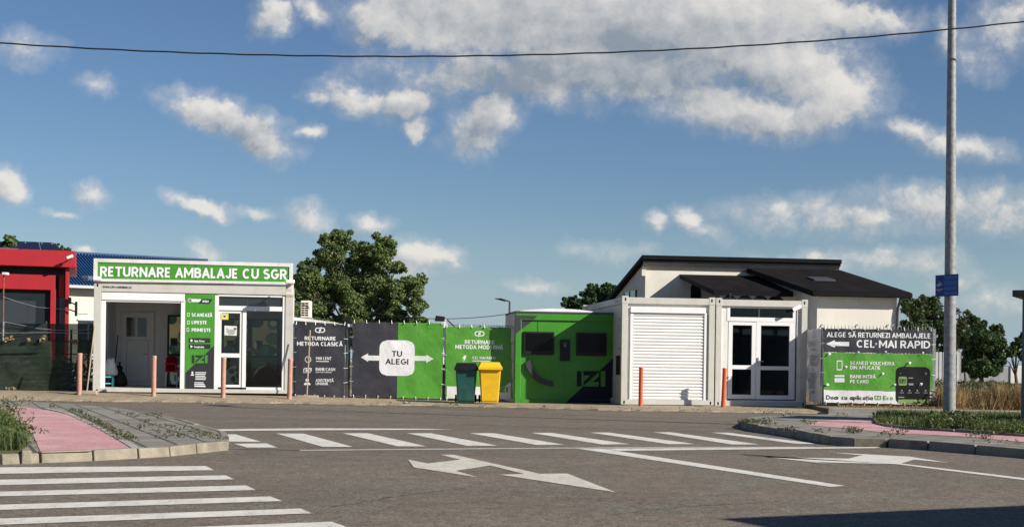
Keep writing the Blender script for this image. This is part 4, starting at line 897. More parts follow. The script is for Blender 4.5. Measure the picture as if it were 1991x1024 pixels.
# glazed right bay
fr_ = MB()
pbox(fr_, fb, 414, 573.5, 421.5, 757, .02, .12); pbox(fr_, fb, 546, 576, 552.5, 759, .02, .12); pbox(fr_, fb, 421.5, 574, 546, 577, .02, .12)
pbox(fr_, fb, 421.5, 595, 546, 604, .02, .12); pbox(fr_, fb, 468, 604, 475.5, 753, .025, .12); pbox(fr_, fb, 475.5, 752.5, 546, 759, .03, .12); wf = fr_.build('window_frame', 'white_plastic', rb, bevel=.005)
mb = MB(); pbox(mb, fb, 421.5, 577, 546, 595, .07, .08); mb.build('pane', 'dark_glass', wf)
mb = MB(); pbox(mb, fb, 475.5, 604, 546, 752.5, .07, .078); mb.build('pane', 'glass', wf)
mb = MB(); a, b, c, dd = fprect(fb, 477, 577, 478.6, 595, .06); mb.box(a, .06, b, c, .065, dd); mb.build('glazing_bar', 'dark_metal', wf)
mb = MB(); hh = framed(fb, (421.8, 604.5, 467.6, 752.5), [(427, 608.5, 463, 686.5), (426.5, 694.5, 462.5, 747.5)], .045, .11, mb); dl = mb.build('door_leaf', 'white_plastic', rb, bevel=.005)
for h in hh: MB().box(h[0], .075, h[1], h[2], .082, h[3]).build('pane', 'glass', dl)
mb = MB(); shape(mb, fb, [(426.5, 608.8), (441.7, 609.3), (441.5, 621.3), (426.4, 620.8)], .042, None, .004); stk = mb.build('sticker', 'yellow_sticker', dl)
mb = MB(); shape(mb, fb, circ(434, 615, 3.9, 3.5), .037); mb.build('print', 'print_white', stk); mb = MB(); shape(mb, fb, [(431.4, 613), (436.6, 613), (437, 614.8), (434, 617.4), (431, 614.8)], .036); mb.build('print', 'print_dark', stk)
mb = MB(); shape(mb, fb, [(433.8, 632.6), (458, 633.8), (457.6, 652.2), (433.6, 651.2)], .072, None, .004); nt = mb.build('notice', 'paper', dl)
mb = MB()
for i, (l0, l1) in enumerate(((436.5, 441), (436.5, 456), (438, 455), (437, 454), (440, 454), (441, 452))): shape(mb, fb, [(l0, 638+i*2.2), (l1, 638.3+i*2.2), (l1, 639.2+i*2.2), (l0, 638.9+i*2.2)], .067)
shape(mb, fb, [(451.5, 637), (457, 637.3), (457, 640), (451.5, 639.7)], .067); mb.build('print', 'print_dark', nt)
# long sign on the roof edge
mb = MB(); SG = [(179.6, 502), (567.3, 511.8), (566.6, 552.8), (178.6, 546.5)]; GI = [(187, 509.2), (560, 518.6), (559.4, 548.2), (186.4, 541.4)]
qs = [fb.p(*p, -.06) for p in SG]; qi = [fb.p(*p, -.06) for p in GI]
for i in range(4): mb.prism([qs[i], qs[(i+1) % 4], qi[(i+1) % 4], qi[i]], -.06, .06)
sg = mb.build('roof_sign', 'white_paint', rb)
mb = MB(); shape(mb, fb, GI, -.03, None, .01); sgb = mb.build('panel', 'sign_green', sg)
def tquad(s, quad, ly, bold):
    v, f = glyphs(s, bold); mb = MB()
    u = (v[:, 0]-v[:, 0].min())/(v[:, 0].max()-v[:, 0].min()); w = v[:, 1]
    Q = [np.array(fb.p(*p, ly)) for p in quad]
    for a, b, k in zip(u, w, v[:, 2]):
        p = (1-b)*((1-a)*Q[3]+a*Q[2])+b*((1-a)*Q[0]+a*Q[1]); mb.v.append((p[0], ly-.0006*k, p[1]))
    mb.f = f; return mb
tquad('RETURNARE AMBALAJE CU SGR', [(192, 517.6), (555, 523.4), (554.6, 543.0), (191.5, 537.0)], -.047, .034).build('lettering', 'print_white', sg)
mb = MB(); shape(mb, fb, [(377.2, 513.6), (378, 513.6), (377.4, 545), (376.6, 545)], -.044, None, .002); mb.build('panel_joint', 'print_dark', sg)
# lamps lighting the sign, and detector box: parts bolted to the booth corner
def floodlight(px, py, D, label, rz, sc_=1.0, matn='white_plastic', arm=(.0, .45, -.05)):
    q = at(px, py, D); l = thing('floodlight', label, 'floodlight', q, rz)
    MB().box(-.14*sc_, -.09, -.05, .14*sc_, .10, .05).build('housing', matn, l, bevel=.02); MB().box(-.12*sc_, -.07, -.058, .12*sc_, .08, -.048).build('lens', 'far_white', l)
    MB().tube([(0, .05, 0), (arm[0]*.5, arm[1]*.6, arm[2]*.5-.02), arm], .022, 8).build('bracket', 'dark_metal', l); return l
floodlight(186, 541.5, 35.7, 'pale floodlight at the left lower corner of the long green sign', .3, .75, arm=(.0, .32, -.02))
floodlight(166, 540, 35.8, 'grey floodlight sticking out from the booth in front of the blue roof', -.2, .75, 'steel_blue', arm=(.30, .32, .03))
floodlight(561, 547.5, 36.1, 'white floodlight at the right lower corner of the long green sign', .2, .85, arm=(.0, .32, -.02))
q = at(560, 576, 36.25); ab = thing('alarm_box', 'cream alarm box fixed high on the right post of the booth', 'alarm', q, YB)
mb = MB(); mb.prism([(-.095, .03), (.085, .03), (.085, .27), (0, .34), (-.095, .28)], -.02, .12); mb.build('housing', 'cream_wall', ab, bevel=.01); MB().box(-.09, -.018, -.02, .08, .11, .028).build('lamp', 'old_wood', ab); MB().box(-.06, -.026, .14, .05, -.02, .22).build('grille', 'far_white', ab)

# ---- inside the booth (local booth coordinates)
def inb(name, label, cat, x, y, z=FZ, rz=0.0, group=None):
    p = Matrix.Rotation(YB, 3, 'Z') @ Vector((x, y, z)); return thing(name, label, cat, OB+p, YB+rz, group)
LB = BD-.11
ax, bz, cx_, dz = fprect(fb, 233, 607, 297, 752, LB); wx0, wz0, wx1, wz1 = fprect(fb, 243, 617, 283, 654, LB)
dr = thing('inner_door', 'grey white panel door with two small panes at the back of the booth', 'door', OB+Matrix.Rotation(YB, 3, 'Z') @ Vector((0, 0, 0)), YB)
mb = MB(); mb.box(ax, LB-.06, FZ, ax+.09, LB-.002, dz); mb.box(cx_-.09, LB-.06, FZ, cx_, LB-.002, dz); mb.box(ax+.09, LB-.06, dz-.09, cx_-.09, LB-.002, dz); mb.build('door_frame', 'inner_wall', dr, bevel=.006)
mb = MB(); mb.box(ax+.09, LB-.035, FZ+.02, cx_-.09, LB-.002, wz0); mb.box(ax+.09, LB-.035, wz0, wx0, LB-.002, dz-.09); mb.box(wx1, LB-.035, wz0, cx_-.09, LB-.002, dz-.09); mb.box(wx0, LB-.035, wz1, wx1, LB-.002, dz-.09); lf = mb.build('leaf', 'inner_wall', dr)
mb = MB(); m_ = (wx0+wx1)/2; mb.box(wx0, LB-.02, wz0, m_-.03, LB-.01, wz1); mb.box(m_+.03, LB-.02, wz0, wx1, LB-.01, wz1); mb.build('pane', 'dark_glass', lf); MB().box(m_-.03, LB-.04, wz0, m_+.03, LB-.01, wz1).build('mullion', 'inner_wall', lf)
mb = MB(); x0, z0, x1, z1 = ax+.15, FZ+.12, cx_-.15, wz0-.10
for b in ((x0, z0, x1, z0+.012), (x0, z1-.012, x1, z1), (x0, z0, x0+.012, z1), (x1-.012, z0, x1, z1)): mb.box(b[0], LB-.043, b[1], b[2], LB-.034, b[3])
mb.build('moulding', 'print_grey', lf); MB().tube([(x1-.02, LB-.036, 1.0), (x1-.02, LB-.08, 1.0), (x1-.14, LB-.08, 1.0)], .012).build('handle', 'chrome', lf)
def machine(px, label, seed):
    ly = LB-.95; x0, z0, x1, z1 = fprect(fb, *px, ly); r = thing('return_machine', label, 'machine', OB, YB, 'machines inside the booth')
    MB().box(x0, ly, FZ, x1, LB-.02, z1).build('cabinet', 'black_plastic', r, bevel=.015)
    zm = z0+(z1-z0)*.46; w = x1-x0; e = .06; u = MB(); l = MB(); a0 = x0+e; a1 = x1-e
    u.prism([(a0, zm+.04), (a1, zm+.04), (a1, z1-.05), (a0, z1-.05)], ly-.006, ly); up = u.build('front_panel', 'mural_cream', r)
    l.prism([(a0, FZ+.08), (a1, FZ+.08), (a1, zm-.03), (a0, zm-.03)], ly-.006, ly); lp = l.build('front_panel', 'mural_dark', r)
    X = lambda t: a0+(a1-a0)*t; Z = lambda t: zm+.04+(z1-.09-zm)*t; Z2 = lambda t: FZ+.08+(zm-.11-FZ)*t
    cl = lambda pts: [(min(max(x, a0), a1), z) for x, z in pts]
    def patch(pts, m_, ly_, par): mb = MB(); mb.prism(cl(pts), ly_-.003, ly_); mb.build('print', m_, par)
    ell = lambda cx, cz, rx, rz, n=28, f=X, g=Z: [(f(cx+rx*math.cos(6.283*i/n)), min(max(g(cz+rz*math.sin(6.283*i/n)), g(0)), g(1))) for i in range(n)]
    patch(ell(.15, .95, .30, .16), 'mural_dark', ly-.006, up); patch(ell(.85, .48, .32, .18), 'mural_green', ly-.006, up); patch(ell(.5, .14, .52, .18), 'mural_dark', ly-.009, up); patch(ell(.52, .18, .16, .12), 'mural_green', ly-.012, up); patch(ell(.85, .90, .25, .16), 'mural_green', ly-.006, up); patch(ell(.85, .92, .15, .08), 'mural_pale', ly-.009, up)
    patch([(X(0), Z2(.62))]+[(X(t), Z2(.74+.12*math.sin(5*t))) for t in np.linspace(0, 1, 14)]+[(X(1), Z2(.62))], 'mural_green', ly-.006, lp)
    patch(ell(.55, .30, .48, .42, 36, X, Z2), 'mural_pale', ly-.009, lp)
    for cx, cz, rx, rz in ((.35, .5, .12, .10), (.62, .56, .14, .07), (.7, .34, .16, .13), (.42, .22, .10, .12), (.82, .12, .10, .08), (.55, .05, .13, .05)): patch(ell(cx, cz, rx, rz, 11, X, Z2), 'mural_green', ly-.012, lp)
    q = X(.28); MB().box(q-.09, ly-.03, Z(.22), q+.09, ly-.016, Z(.42)).build('bottle_slot', 'screen', r)
    return r
machine((322, 612, 362, 756), 'black return machine with green mural standing behind the red chair', 1)
machine((428, 618.5, 482, 756), 'black return machine seen through the glass door behind the person', 2)
machine((483, 619.5, 539.5, 756), 'black return machine with globe mural behind the big window', 3)
# red plastic armchair
X_ = lambda px, py, ly: fb.p(px, py, ly)
cx0, _ = X_(341, 740, 1.7); ch = inb('plastic_chair', 'red plastic armchair with metal legs in the open bay', 'chair', cx0, 1.7, FZ, .9)
mb = MB(); mb.box(-.24, -.22, .42, .24, .22, .455); mb.build('seat', 'red_plastic', ch, bevel=.03); mb = MB(); mb.prism([(-.23, .44), (.23, .44), (.21, .80), (.14, .86), (-.14, .86), (-.21, .80)], .19, .225); mb.build('backrest', 'red_plastic', ch, bevel=.015)
for s in (-1, 1): mb = MB(); mb.tube([(s*.24, .2, .64), (s*.25, -.1, .65), (s*.25, -.2, .61), (s*.24, -.2, .45)], .022); mb.build('armrest', 'red_plastic', ch, smooth=True)
for s in (-1, 1):
    for e_ in (-1, 1): MB().tube([(s*.2, e_*.18, .43), (s*.22, e_*.21, 0)], .014).build('leg', 'chrome', ch)
sx, _ = X_(206, 745, 1.5); st = inb('stool', 'turquoise painted stool carrying a white plastic bag', 'stool', sx, 1.5, FZ, .05)
sz = X_(206, 731, 1.5)[1]-FZ
MB().box(-.17, -.17, sz-.03, .17, .17, sz).build('seat', 'turquoise_paint', st, bevel=.008)
for s in (-1, 1):
    for e_ in (-1, 1): MB().box(s*.15-.02, e_*.15-.02, 0, s*.15+.02, e_*.15+.02, sz-.03).build('leg', 'turquoise_paint', st)
mb = MB(); mb.box(-.13, -.16, .08, .13, -.145, .11); mb.box(-.13, .145, .08, .13, .16, .11); mb.build('rail', 'turquoise_paint', st)
def bag(name, label, x, y, z, prof, matn, sy=.7, tops=()):
    r = inb(name, label, 'bag', x, y, z); mb = MB(); seg = 20
    for rr, zz in prof:
        for k in range(seg):
            a_ = 6.283*k/seg; q = rr*(1+.10*math.sin(3*a_+zz*9)+.06*math.sin(7*a_+zz*21)); mb.v.append((q*math.cos(a_), q*math.sin(a_)*sy, zz+.01*math.sin(5*a_)))
    for i in range(len(prof)-1):
        for k in range(seg): mb.f.append((i*seg+k, i*seg+(k+1) % seg, (i+1)*seg+(k+1) % seg, (i+1)*seg+k))
    mb.f.append(tuple(range(seg))); mb.f.append(tuple((len(prof)-1)*seg+k for k in range(seg)))
    mb.build('sack', matn, r, smooth=True)
    t_ = MB()
    for (dx, hh) in tops: t_.tube([(dx-.05, 0, prof[-1][1]-.03), (dx-.04, 0, prof[-1][1]+hh), (dx+.03, 0, prof[-1][1]+hh*.9), (dx+.05, 0, prof[-1][1]-.03)], .014, 6)
    if tops: t_.build('handle', matn, r, smooth=True)
    else: MB().tube([(0, 0, prof[-1][1]-.02), (.01, 0, prof[-1][1]+.03), (.03, .01, prof[-1][1]+.09)], [.02, .016, .04], 7).build('knot', matn, r)
    return r
bx_, bz_ = X_(211.5, 728, 1.62); bag('plastic_bag', 'white plastic carrier bag standing on the turquoise stool', bx_, 1.62, FZ+sz+.005, [(.10, 0), (.17, .03), (.18, .12), (.16, .26), (.12, .40), (.10, .46)], 'bag_white', .6, ((-.05, .04), (.06, .03)))
bx_, _ = X_(228, 745, 1.9); bag('rubbish_bag', 'black rubbish bag slumped on the floor beside the stool', bx_, 1.9, FZ, [(.14, 0), (.21, .06), (.22, .20), (.15, .36), (.09, .44), (.12, .52), (.05, .58)], 'black_cloth', .8)
mx_, _ = X_(218, 740, 2.6); br_ = inb('broom', 'dark broom leaning in the left corner of the booth', 'broom', mx_, 2.6, FZ, 0)
MB().tube([(0, 0, .12), (.07, .25, 1.42)], .014).build('handle', 'black_plastic', br_); MB().box(-.14, -.04, 0, .14, .03, .14).build('brush', 'black_cloth', br_, bevel=.01)
wx_, _ = X_(520, 745, 1.5); bag('rubbish_bag', 'large black sack piled against the big window of the booth', wx_-.05, 1.5, FZ, [(.40, 0), (.46, .08), (.42, .22), (.30, .40), (.16, .54), (.05, .62)], 'black_cloth', .6)
# ---- person at the machine
def skin(name, pts, edges, rad, matn, parent, sub=2, root=0):
    me = bpy.data.meshes.new(name); me.from_pydata([tuple(p) for p in pts], edges, []); o = bpy.data.objects.new(name, me); C.objects.link(o)
    sk = o.modifiers.new('s', 'SKIN'); su = o.modifiers.new('u', 'SUBSURF'); su.levels = sub; su.render_levels = sub
    for i, r in enumerate(rad):
        sv = me.skin_vertices[0].data[i]; sv.radius = (r if isinstance(r, tuple) else (r, r)); sv.use_root = (i == root)
    bpy.context.view_layer.update(); dg = bpy.context.evaluated_depsgraph_get(); nm = bpy.data.meshes.new_from_object(o.evaluated_get(dg)); o.modifiers.clear(); o.data = nm; nm.name = name
    nm.materials.clear(); nm.materials.append(M[matn]); o.parent = parent
    for p in nm.polygons: p.use_smooth = True
    return o
ppx, _ = X_(462, 740, 1.75); pe = inb('person', 'person in black T-shirt and pale trousers feeding the machine inside the booth', 'person', ppx, 1.75, FZ, .25)
# x = the way the person faces (right), y = away from the street
P_ = [(0,0,.92),(0,0,1.05),(.0,0,1.22),(.01,0,1.38),(.015,0,1.46),(.02,0,1.53),  # pelvis, waist, chest, shoulders, neck, head base
      (.03,0,1.60),(.04,0,1.68),
      (.0,-.10,.88),(.02,-.10,.48),(-.01,-.10,.08),(.13,-.10,.035),(.0,.10,.88),(.05,.10,.48),(.04,.10,.08),(.18,.10,.035),
      (.01,-.19,1.37),(.08,-.22,1.10),(.30,-.18,1.02),(.37,-.17,1.02),(.01,.19,1.37),(.12,.21,1.12),(.34,.15,1.10),(.41,.13,1.10)]
E_ = [(0,1),(1,2),(2,3),(3,4),(4,5),(5,6),(6,7),(0,8),(8,9),(9,10),(10,11),(0,12),(12,13),(13,14),(14,15),(3,16),(16,17),(17,18),(18,19),(3,20),(20,21),(21,22),(22,23)]
R_ = [(.12,.16),(.115,.145),(.12,.165),(.09,.13),.055,.055,.085,.075,.085,.058,.04,.035,.085,.058,.04,.035,.055,.045,.033,.026,.055,.045,.033,.026]
body_ = skin('body', P_, E_, R_, 'skin', pe)
skin('shirt', [(0,0,.90),(0,0,1.06),(0,0,1.23),(.01,0,1.37),(.015,0,1.44),(.01,-.19,1.375),(.06,-.215,1.17),(.01,.19,1.375),(.09,.21,1.19)], [(0,1),(1,2),(2,3),(3,4),(3,5),(5,6),(3,7),(7,8)], [(.145,.19),(.135,.17),(.14,.19),(.11,.15),.062,.075,.068,.075,.068], 'black_cloth', pe)
skin('trousers', [(0,0,.96),(0,0,.88),(.0,-.10,.82),(.02,-.10,.48),(-.01,-.10,.12),(.0,.10,.82),(.05,.10,.48),(.04,.10,.12)], [(0,1),(1,2),(2,3),(3,4),(1,5),(5,6),(6,7)], [(.13,.17),(.135,.17),.105,.08,.07,.105,.08,.07], 'grey_cloth', pe)
mb = MB(); mb.lathe([(.05,1.60),(.10,1.63),(.108,1.69),(.085,1.75),(.03,1.775)], 14, .02, 0); mb.build('hair', 'hair', pe, smooth=True)
for k, (hx_, hy_, hz_) in enumerate(((.37,-.17,1.02), (.41,.13,1.10))):
    skin('hand', [(hx_,hy_,hz_),(hx_+.06,hy_,hz_-.005)]+[(hx_+.085+l*.5,hy_+o_,hz_-.005) for o_, l in ((-.03,.04),(-.01,.06),(.01,.06),(.03,.045))]+[(hx_+.085+l,hy_+o_*1.1,hz_-.025) for o_, l in ((-.03,.04),(-.01,.06),(.01,.06),(.03,.045))]+[(hx_+.03,hy_-.035,hz_+.015),(hx_+.07,hy_-.045,hz_+.02)],
         [(0,1),(1,2),(1,3),(1,4),(1,5),(2,6),(3,7),(4,8),(5,9),(0,10),(10,11)], [.024,.026]+[.010]*4+[.008]*4+[.012,.009], 'skin', pe, 1)
for s in (-1, 1): MB().box(-.08, s*.10-.045, 0, .17, s*.10+.045, .07).build('shoe', 'black_cloth', pe, bevel=.02)
bt_ = inb('plastic_bottle', 'pale plastic bottle held out by the person in black', 'bottle', ppx+.44, 1.60, FZ+1.08, .25)
MB().lathe([(.03,0),(.036,.01),(.036,.14),(.03,.17),(.014,.20),(.014,.22)], 12).build('bottle_body', 'mural_pale', bt_, smooth=True); MB().lathe([(.016,.22),(.016,.24)], 10).build('cap', 'mural_green', bt_)
# ================================================================== banners on the fence
YF = .03; ob = at(569, 772, 36.75); OF = Vector((ob.x, ob.y, vz(ob.x))); ff = Frame(OF, YF)
def ripple(seed, amp=.008):
    a, b, c = random.Random(seed).uniform(0, 6), random.Random(seed+1).uniform(0, 6), random.Random(seed+2).uniform(0, 6)
    return lambda x, z: amp*(math.sin(x*3.1+a+z*1.2)+.7*math.sin(z*4.3+b-x*1.1)+.45*math.sin(x*7.7+z*5.1+c))
def cloth(mb, fr, quad, ly, disp, nx=36, nz=30, scal=.012, u0=0, u1=1):
    """hung sheet: pixel quad TL TR BR BL, scalloped between the ties"""
    q = [np.array(fr.p(*p, ly)) for p in quad]; b = len(mb.v)
    for j in range(nz+1):
        for i in range(nx+1):
            u = u0+(u1-u0)*i/nx; w = j/nz; p = (1-w)*((1-u)*q[0]+u*q[1])+w*((1-u)*q[3]+u*q[2]); sgn = -(1 if j == 0 else 0)+(1 if j == nz else 0)
            x, z = p[0], p[1]+sgn*scal*abs(math.sin(u*math.pi*6))
            if i == 0 and u0 == 0: x += scal*abs(math.sin(w*math.pi*4))
            if i == nx and u1 == 1: x -= scal*abs(math.sin(w*math.pi*4))
            mb.v.append((x, ly+disp(x, z), z))
    for j in range(nz):
        for i in range(nx): k = b+j*(nx+1)+i; mb.f.append((k, k+nx+1, k+nx+2, k+1))
    return mb
def ties(fr, quad, ly, par, n_=6):
    q = [np.array(fr.p(*p, ly)) for p in quad]; mb = MB()
    for a, b, s in ((0, 1, 1), (3, 2, -1)):
        for t in np.linspace(.02, .98, n_):
            mb.cut(); p = q[a]*(1-t)+q[b]*t; mb.tube([(p[0], ly-.015, p[1]-s*.045), (p[0]+random.uniform(-.02, .02), ly+.02, p[1]+s*.05)], .009, 6)
            mb.lathe([(.022, p[1]-s*.03-.003), (.022, p[1]-s*.03+.003)], 8, p[0], ly-.012)
    for a, b, s in ((0, 3, -1), (1, 2, 1)):
        for t in np.linspace(.2, .8, 4): mb.cut(); p = q[a]*(1-t)+q[b]*t; mb.tube([(p[0]-s*.04, ly-.012, p[1]), (p[0]+s*.07, ly+.02, p[1]+random.uniform(-.02, .02))], .006, 5)
    mb.build('tie', 'print_white', par)
def doublesided(o): return o
def recycle_icon(mb, fr, x0, y0, x1, y1, ly, dsp):
    w, h = x1-x0, y1-y0; cxm, cym = (x0+x1)/2, (y0+y1)/2
    ring(mb, fr, rrect(x0, y0+h*.12, x1, y1-h*.12, h*.36), rrect(x0+w*.10, y0+h*.25, x1-w*.10, y1-h*.25, h*.24), ly, dsp)
    shape(mb, fr, circ(cxm, cym, h*.17), ly-.002, dsp)
    shape(mb, fr, [(cxm+w*.05, y0), (cxm+w*.22, y0+h*.18), (cxm+w*.05, y0+h*.38)], ly-.002, dsp); shape(mb, fr, [(cxm-w*.05, y1), (cxm-w*.22, y1-h*.18), (cxm-w*.05, y1-h*.38)], ly-.002, dsp)
LO = -.0035      # print sits proud of the cloth
# 1 classic method
Q1 = [(571,628), (669,629.5), (668,772.5), (569.5,769)]; dp = ripple(3)
b1 = thing('banner', 'dark grey banner reading RETURNARE METODA CLASICĂ beside the booth', 'banner', OF, YF, 'banners lashed to the fence')
cloth(MB(), ff, Q1, 0, dp).build('sheet', 'banner_dark', b1, smooth=True); ties(ff, Q1, 0, b1)
t = MB(); L = LO; text(t, ff, 'RETURNARE', 589.5, 653.8, 649.6, 661.0, L, .035, dp); text(t, ff, 'METODA CLASICĂ', 574.7, 664.2, 663.6, 672.0, L, .035, dp)
text(t, ff, 'MAI LENT', 611.8, 693.2, 641.8, 699.0, L, .022, dp); text(t, ff, 'BANII CASH', 611.2, 714.4, 648.9, 720.4, L, .022, dp); text(t, ff, '(DUPĂ RETURNARE)', 611.2, 721.9, 642.7, 724.4, L, .0, dp)
text(t, ff, 'ASISTENȚĂ', 611.2, 736, 646, 741.8, L, .022, dp); text(t, ff, 'UMANĂ', 610.8, 742.6, 635.3, 748, L, .022, dp)
shape(t, ff, [(611.8, 701.2), (637, 701.6), (637, 703), (611.8, 702.6)], L, dp)
recycle_icon(t, ff, 609.7, 634.9, 629.4, 647.9, L, dp)
ring(t, ff, circ(596.4, 698.3, 6.1), circ(596.4, 698.3, 5), L, dp); shape(t, ff, [(596, 694.5), (597.1, 694.5), (597.1, 698), (599.6, 700), (598.9, 700.9), (596, 698.6)], L, dp)
ring(t, ff, rrect(587.2, 716, 601, 724.2, .6), rrect(588.2, 717, 600, 723.2, .4), L, dp); shape(t, ff, circ(594, 720, 2.3), L, dp); shape(t, ff, [(589.5, 714.4), (603.2, 714.8), (603.2, 721.5), (601.9, 721.5), (601.9, 715.9), (589.5, 715.5)], L, dp); shape(t, ff, circ(590.5, 720, .9), L, dp); shape(t, ff, circ(597.6, 720, .9), L, dp)
shape(t, ff, circ(594.6, 738.4, 3.3), L, dp); shape(t, ff, [(588, 747.8), (588.4, 745.2), (591, 743.2), (598, 743.2), (600.7, 745.2), (601, 747.8)], L, dp)
t.build('lettering', 'print_white', b1)
# 2 you choose
Q2 = [(682.5,625), (860,627.5), (857,776), (680.5,770)]; dp = ripple(9)
b2 = thing('banner', 'wide half dark and half green banner reading TU ALEGI with a double arrow', 'banner', OF, YF, 'banners lashed to the fence')
cloth(MB(), ff, Q2, 0, dp, u1=.502, nx=26).build('sheet', 'banner_dark', b2, smooth=True); cloth(MB(), ff, Q2, 0, dp, u0=.502, nx=26).build('sheet', 'banner_green', b2, smooth=True); ties(ff, Q2, 0, b2, 8)
t = MB(); patch(t, ff, 735, 661, 803.3, 730, 15, LO, dp)
patch(t, ff, 713, 690.8, 736, 700.4, 0, LO, dp, 8, 3); shape(t, ff, [(699, 694), (713.2, 686.3), (713.2, 690.9), (713, 699.8), (713, 703)], LO, dp); patch(t, ff, 802, 691.4, 826, 701, 0, LO, dp, 8, 3); shape(t, ff, [(826, 691.2), (826, 689), (840.4, 697), (826, 705), (826, 701)], LO, dp)
t.build('print', 'banner_white', b2)
t = MB(); text(t, ff, 'TU', 759.3, 681.8, 779.3, 692.6, 2*LO, .02, dp); text(t, ff, 'ALEGI', 746.8, 697, 791.4, 707.8, 2*LO, .02, dp); t.build('lettering', 'print_dark', b2)
# 3 modern method
Q3 = [(863.5,634), (991,635), (995,775.5), (863,775.5)]; dp = ripple(17)
b3 = thing('banner', 'green banner reading RETURNARE METODA MODERNĂ behind the two wheeled bins', 'banner', OF, YF, 'banners lashed to the fence')
cloth(MB(), ff, Q3, 0, dp).build('sheet', 'banner_green', b3, smooth=True); ties(ff, Q3, 0, b3)
t = MB(); text(t, ff, 'RETURNARE', 900.8, 660.8, 958.6, 668.4, L, .035, dp); text(t, ff, 'METODA MODERNĂ', 882.6, 670.4, 975.6, 678.2, L, .035, dp); text(t, ff, 'CEL MAI RAPID', 915.8, 692.6, 961.8, 698.0, L, .022, dp)
shape(t, ff, [(915.8, 700.4), (950, 700.9), (950, 702.2), (915.8, 701.7)], L, dp); recycle_icon(t, ff, 919.9, 641.9, 939.2, 654.8, L, dp)
shape(t, ff, [(899.8, 690.6), (904, 690.6), (901.9, 695), (904, 695), (898, 702.6), (899.6, 697), (896.3, 697)], L, dp)
for y in (738, 744.5): shape(t, ff, [(916, y), (946, y+.4), (946, y+5), (916, y+4.6)], L, dp) if False else None
t.build('lettering', 'print_white', b3)
mb = MB(); patch(mb, ff, 866, 751.3, 990.5, 774.6, 0, LO, dp, 30, 5); shape(mb, ff, [(978, 751.3), (990.5, 741.5), (990.5, 751.3)], LO, dp); mb.build('print', 'banner_white', b3)
dk, lt = MB(), MB(); izi(dk, lt, ff, 961, 752.5, 985, 762, 2*LO, 0, dp); dk.v += [(x, y, z) for x, y, z in lt.v]; dk.f += [tuple(i+len(dk.v)-len(lt.v) for i in f) for f in lt.f]; dk.build('logo', 'banner_green', b3)
# fence that carries the banners
fn = thing('mesh_fence', 'dark mesh fence panels standing behind the printed banners between booth and kiosk', 'fence', OF, YF)
xe = ff.p(996, 700, .06)[0]; zb, zt_ = ff.p(700, 771, .06)[1]+.02, ff.p(700, 625, .06)[1]
wm = MB()
for x in np.arange(.02, xe, .075): wm.box(x-.004, .055, zb+.02, x+.004, .063, zt_-.02+.012*math.sin(x*40))
for z in np.linspace(zb+.05, zt_-.06, 5): wm.box(.02, .05, z-.006, xe, .055, z+.006)
wm.build('wire_panel', 'fence_metal', fn)
for px, h_ in ((571, 0), (671.5, -.02), (676, .02), (768, 0), (861, -.02), (930, -.06)):
    x = ff.p(px, 700, .09)[0]; MB().box(x-.03, .065, -.15, x+.03, .125, zt_+h_).build('post', 'fence_metal', fn)
mb = MB(); x = ff.p(862.2, 640, .03)[0]; mb.box(x-.035, .02, .9, x+.035, .06, zt_+.06); mb.box(x-.045, .0, zt_+.06, x+.045, .10, zt_+.10); mb.build('post_sleeve', 'white_plastic', fn)
x = ff.p(680, 640, .03)[0]; MB().box(x-.09, .03, zt_-.14, x+.04, .14, zt_-.07).build('post_cap', 'white_plastic', fn)
# black spotlight on the white sleeve, and small box by the first gap
q = at(852, 619, 36.9); sp_ = thing('spotlight', 'black spotlight tilted on the fence post between the two green banners', 'spotlight', q, .1)
mb = MB(); mb.prism([(-.13, -.07), (.13, -.07), (.15, .05), (-.10, .08)], -.08, .12); mb.build('housing', 'black_plastic', sp_, bevel=.02); MB().tube([(.10, .02, 0), (.20, .02, -.02), (.40, .05, -.20)], .025, 6).build('bracket', 'black_plastic', sp_)
q = at(674, 622, 36.9); jb = thing('junction_box', 'small black box on a post above the gap beside the wide banner', 'box', q, .1)
MB().box(-.10, -.06, -.10, .10, .06, .09).build('body', 'black_plastic', jb, bevel=.015); MB().tube([(0, 0, -.1), (.02, .02, -.5)], .018, 6).build('conduit', 'black_plastic', jb)
# white shed and air conditioner behind the first banner
q = at(566, 618, 38.2); wsd = thing('white_shed', 'low white shed roof just above the dark banner beside the booth', 'shed', Vector((q.x, q.y, vz(q.x))), 0); zr = q.z-vz(q.x)
rx = at(648, 626, 38.2); mb = MB(); mb.prism([(0, zr-.06), (rx.x-q.x, rx.z-vz(q.x)-.05), (rx.x-q.x, rx.z-vz(q.x)), (0, zr+.03)], 0, 2.0); mb.build('roof', 'white_paint', wsd); MB().box(.05, .15, -.15, rx.x-q.x-.1, 1.9, zr-.22).build('wall', 'grey_white', wsd)
qa = at(590.5, 618, 38.5); ac = thing('air_conditioner', 'beige outdoor air conditioner unit standing above the dark banner', 'air conditioner', qa, 0)
ah = at(590, 584, 38.5).z-qa.z; MB().box(-.125, 0, .02, .125, .45, ah).build('casing', 'cream_wall', ac, bevel=.02)
mb = MB(); hb = (ah-.10)/6
for i in range(6):
    for x in (-.105, -.0): mb.box(x, -.006, .05+i*hb+.012, x+.085, .002, .05+(i+1)*hb-.012)
mb.build('grille', 'black_plastic', ac); MB().box(-.16, .02, -.06, .16, .42, .018).build('foot', 'galvanised', ac)
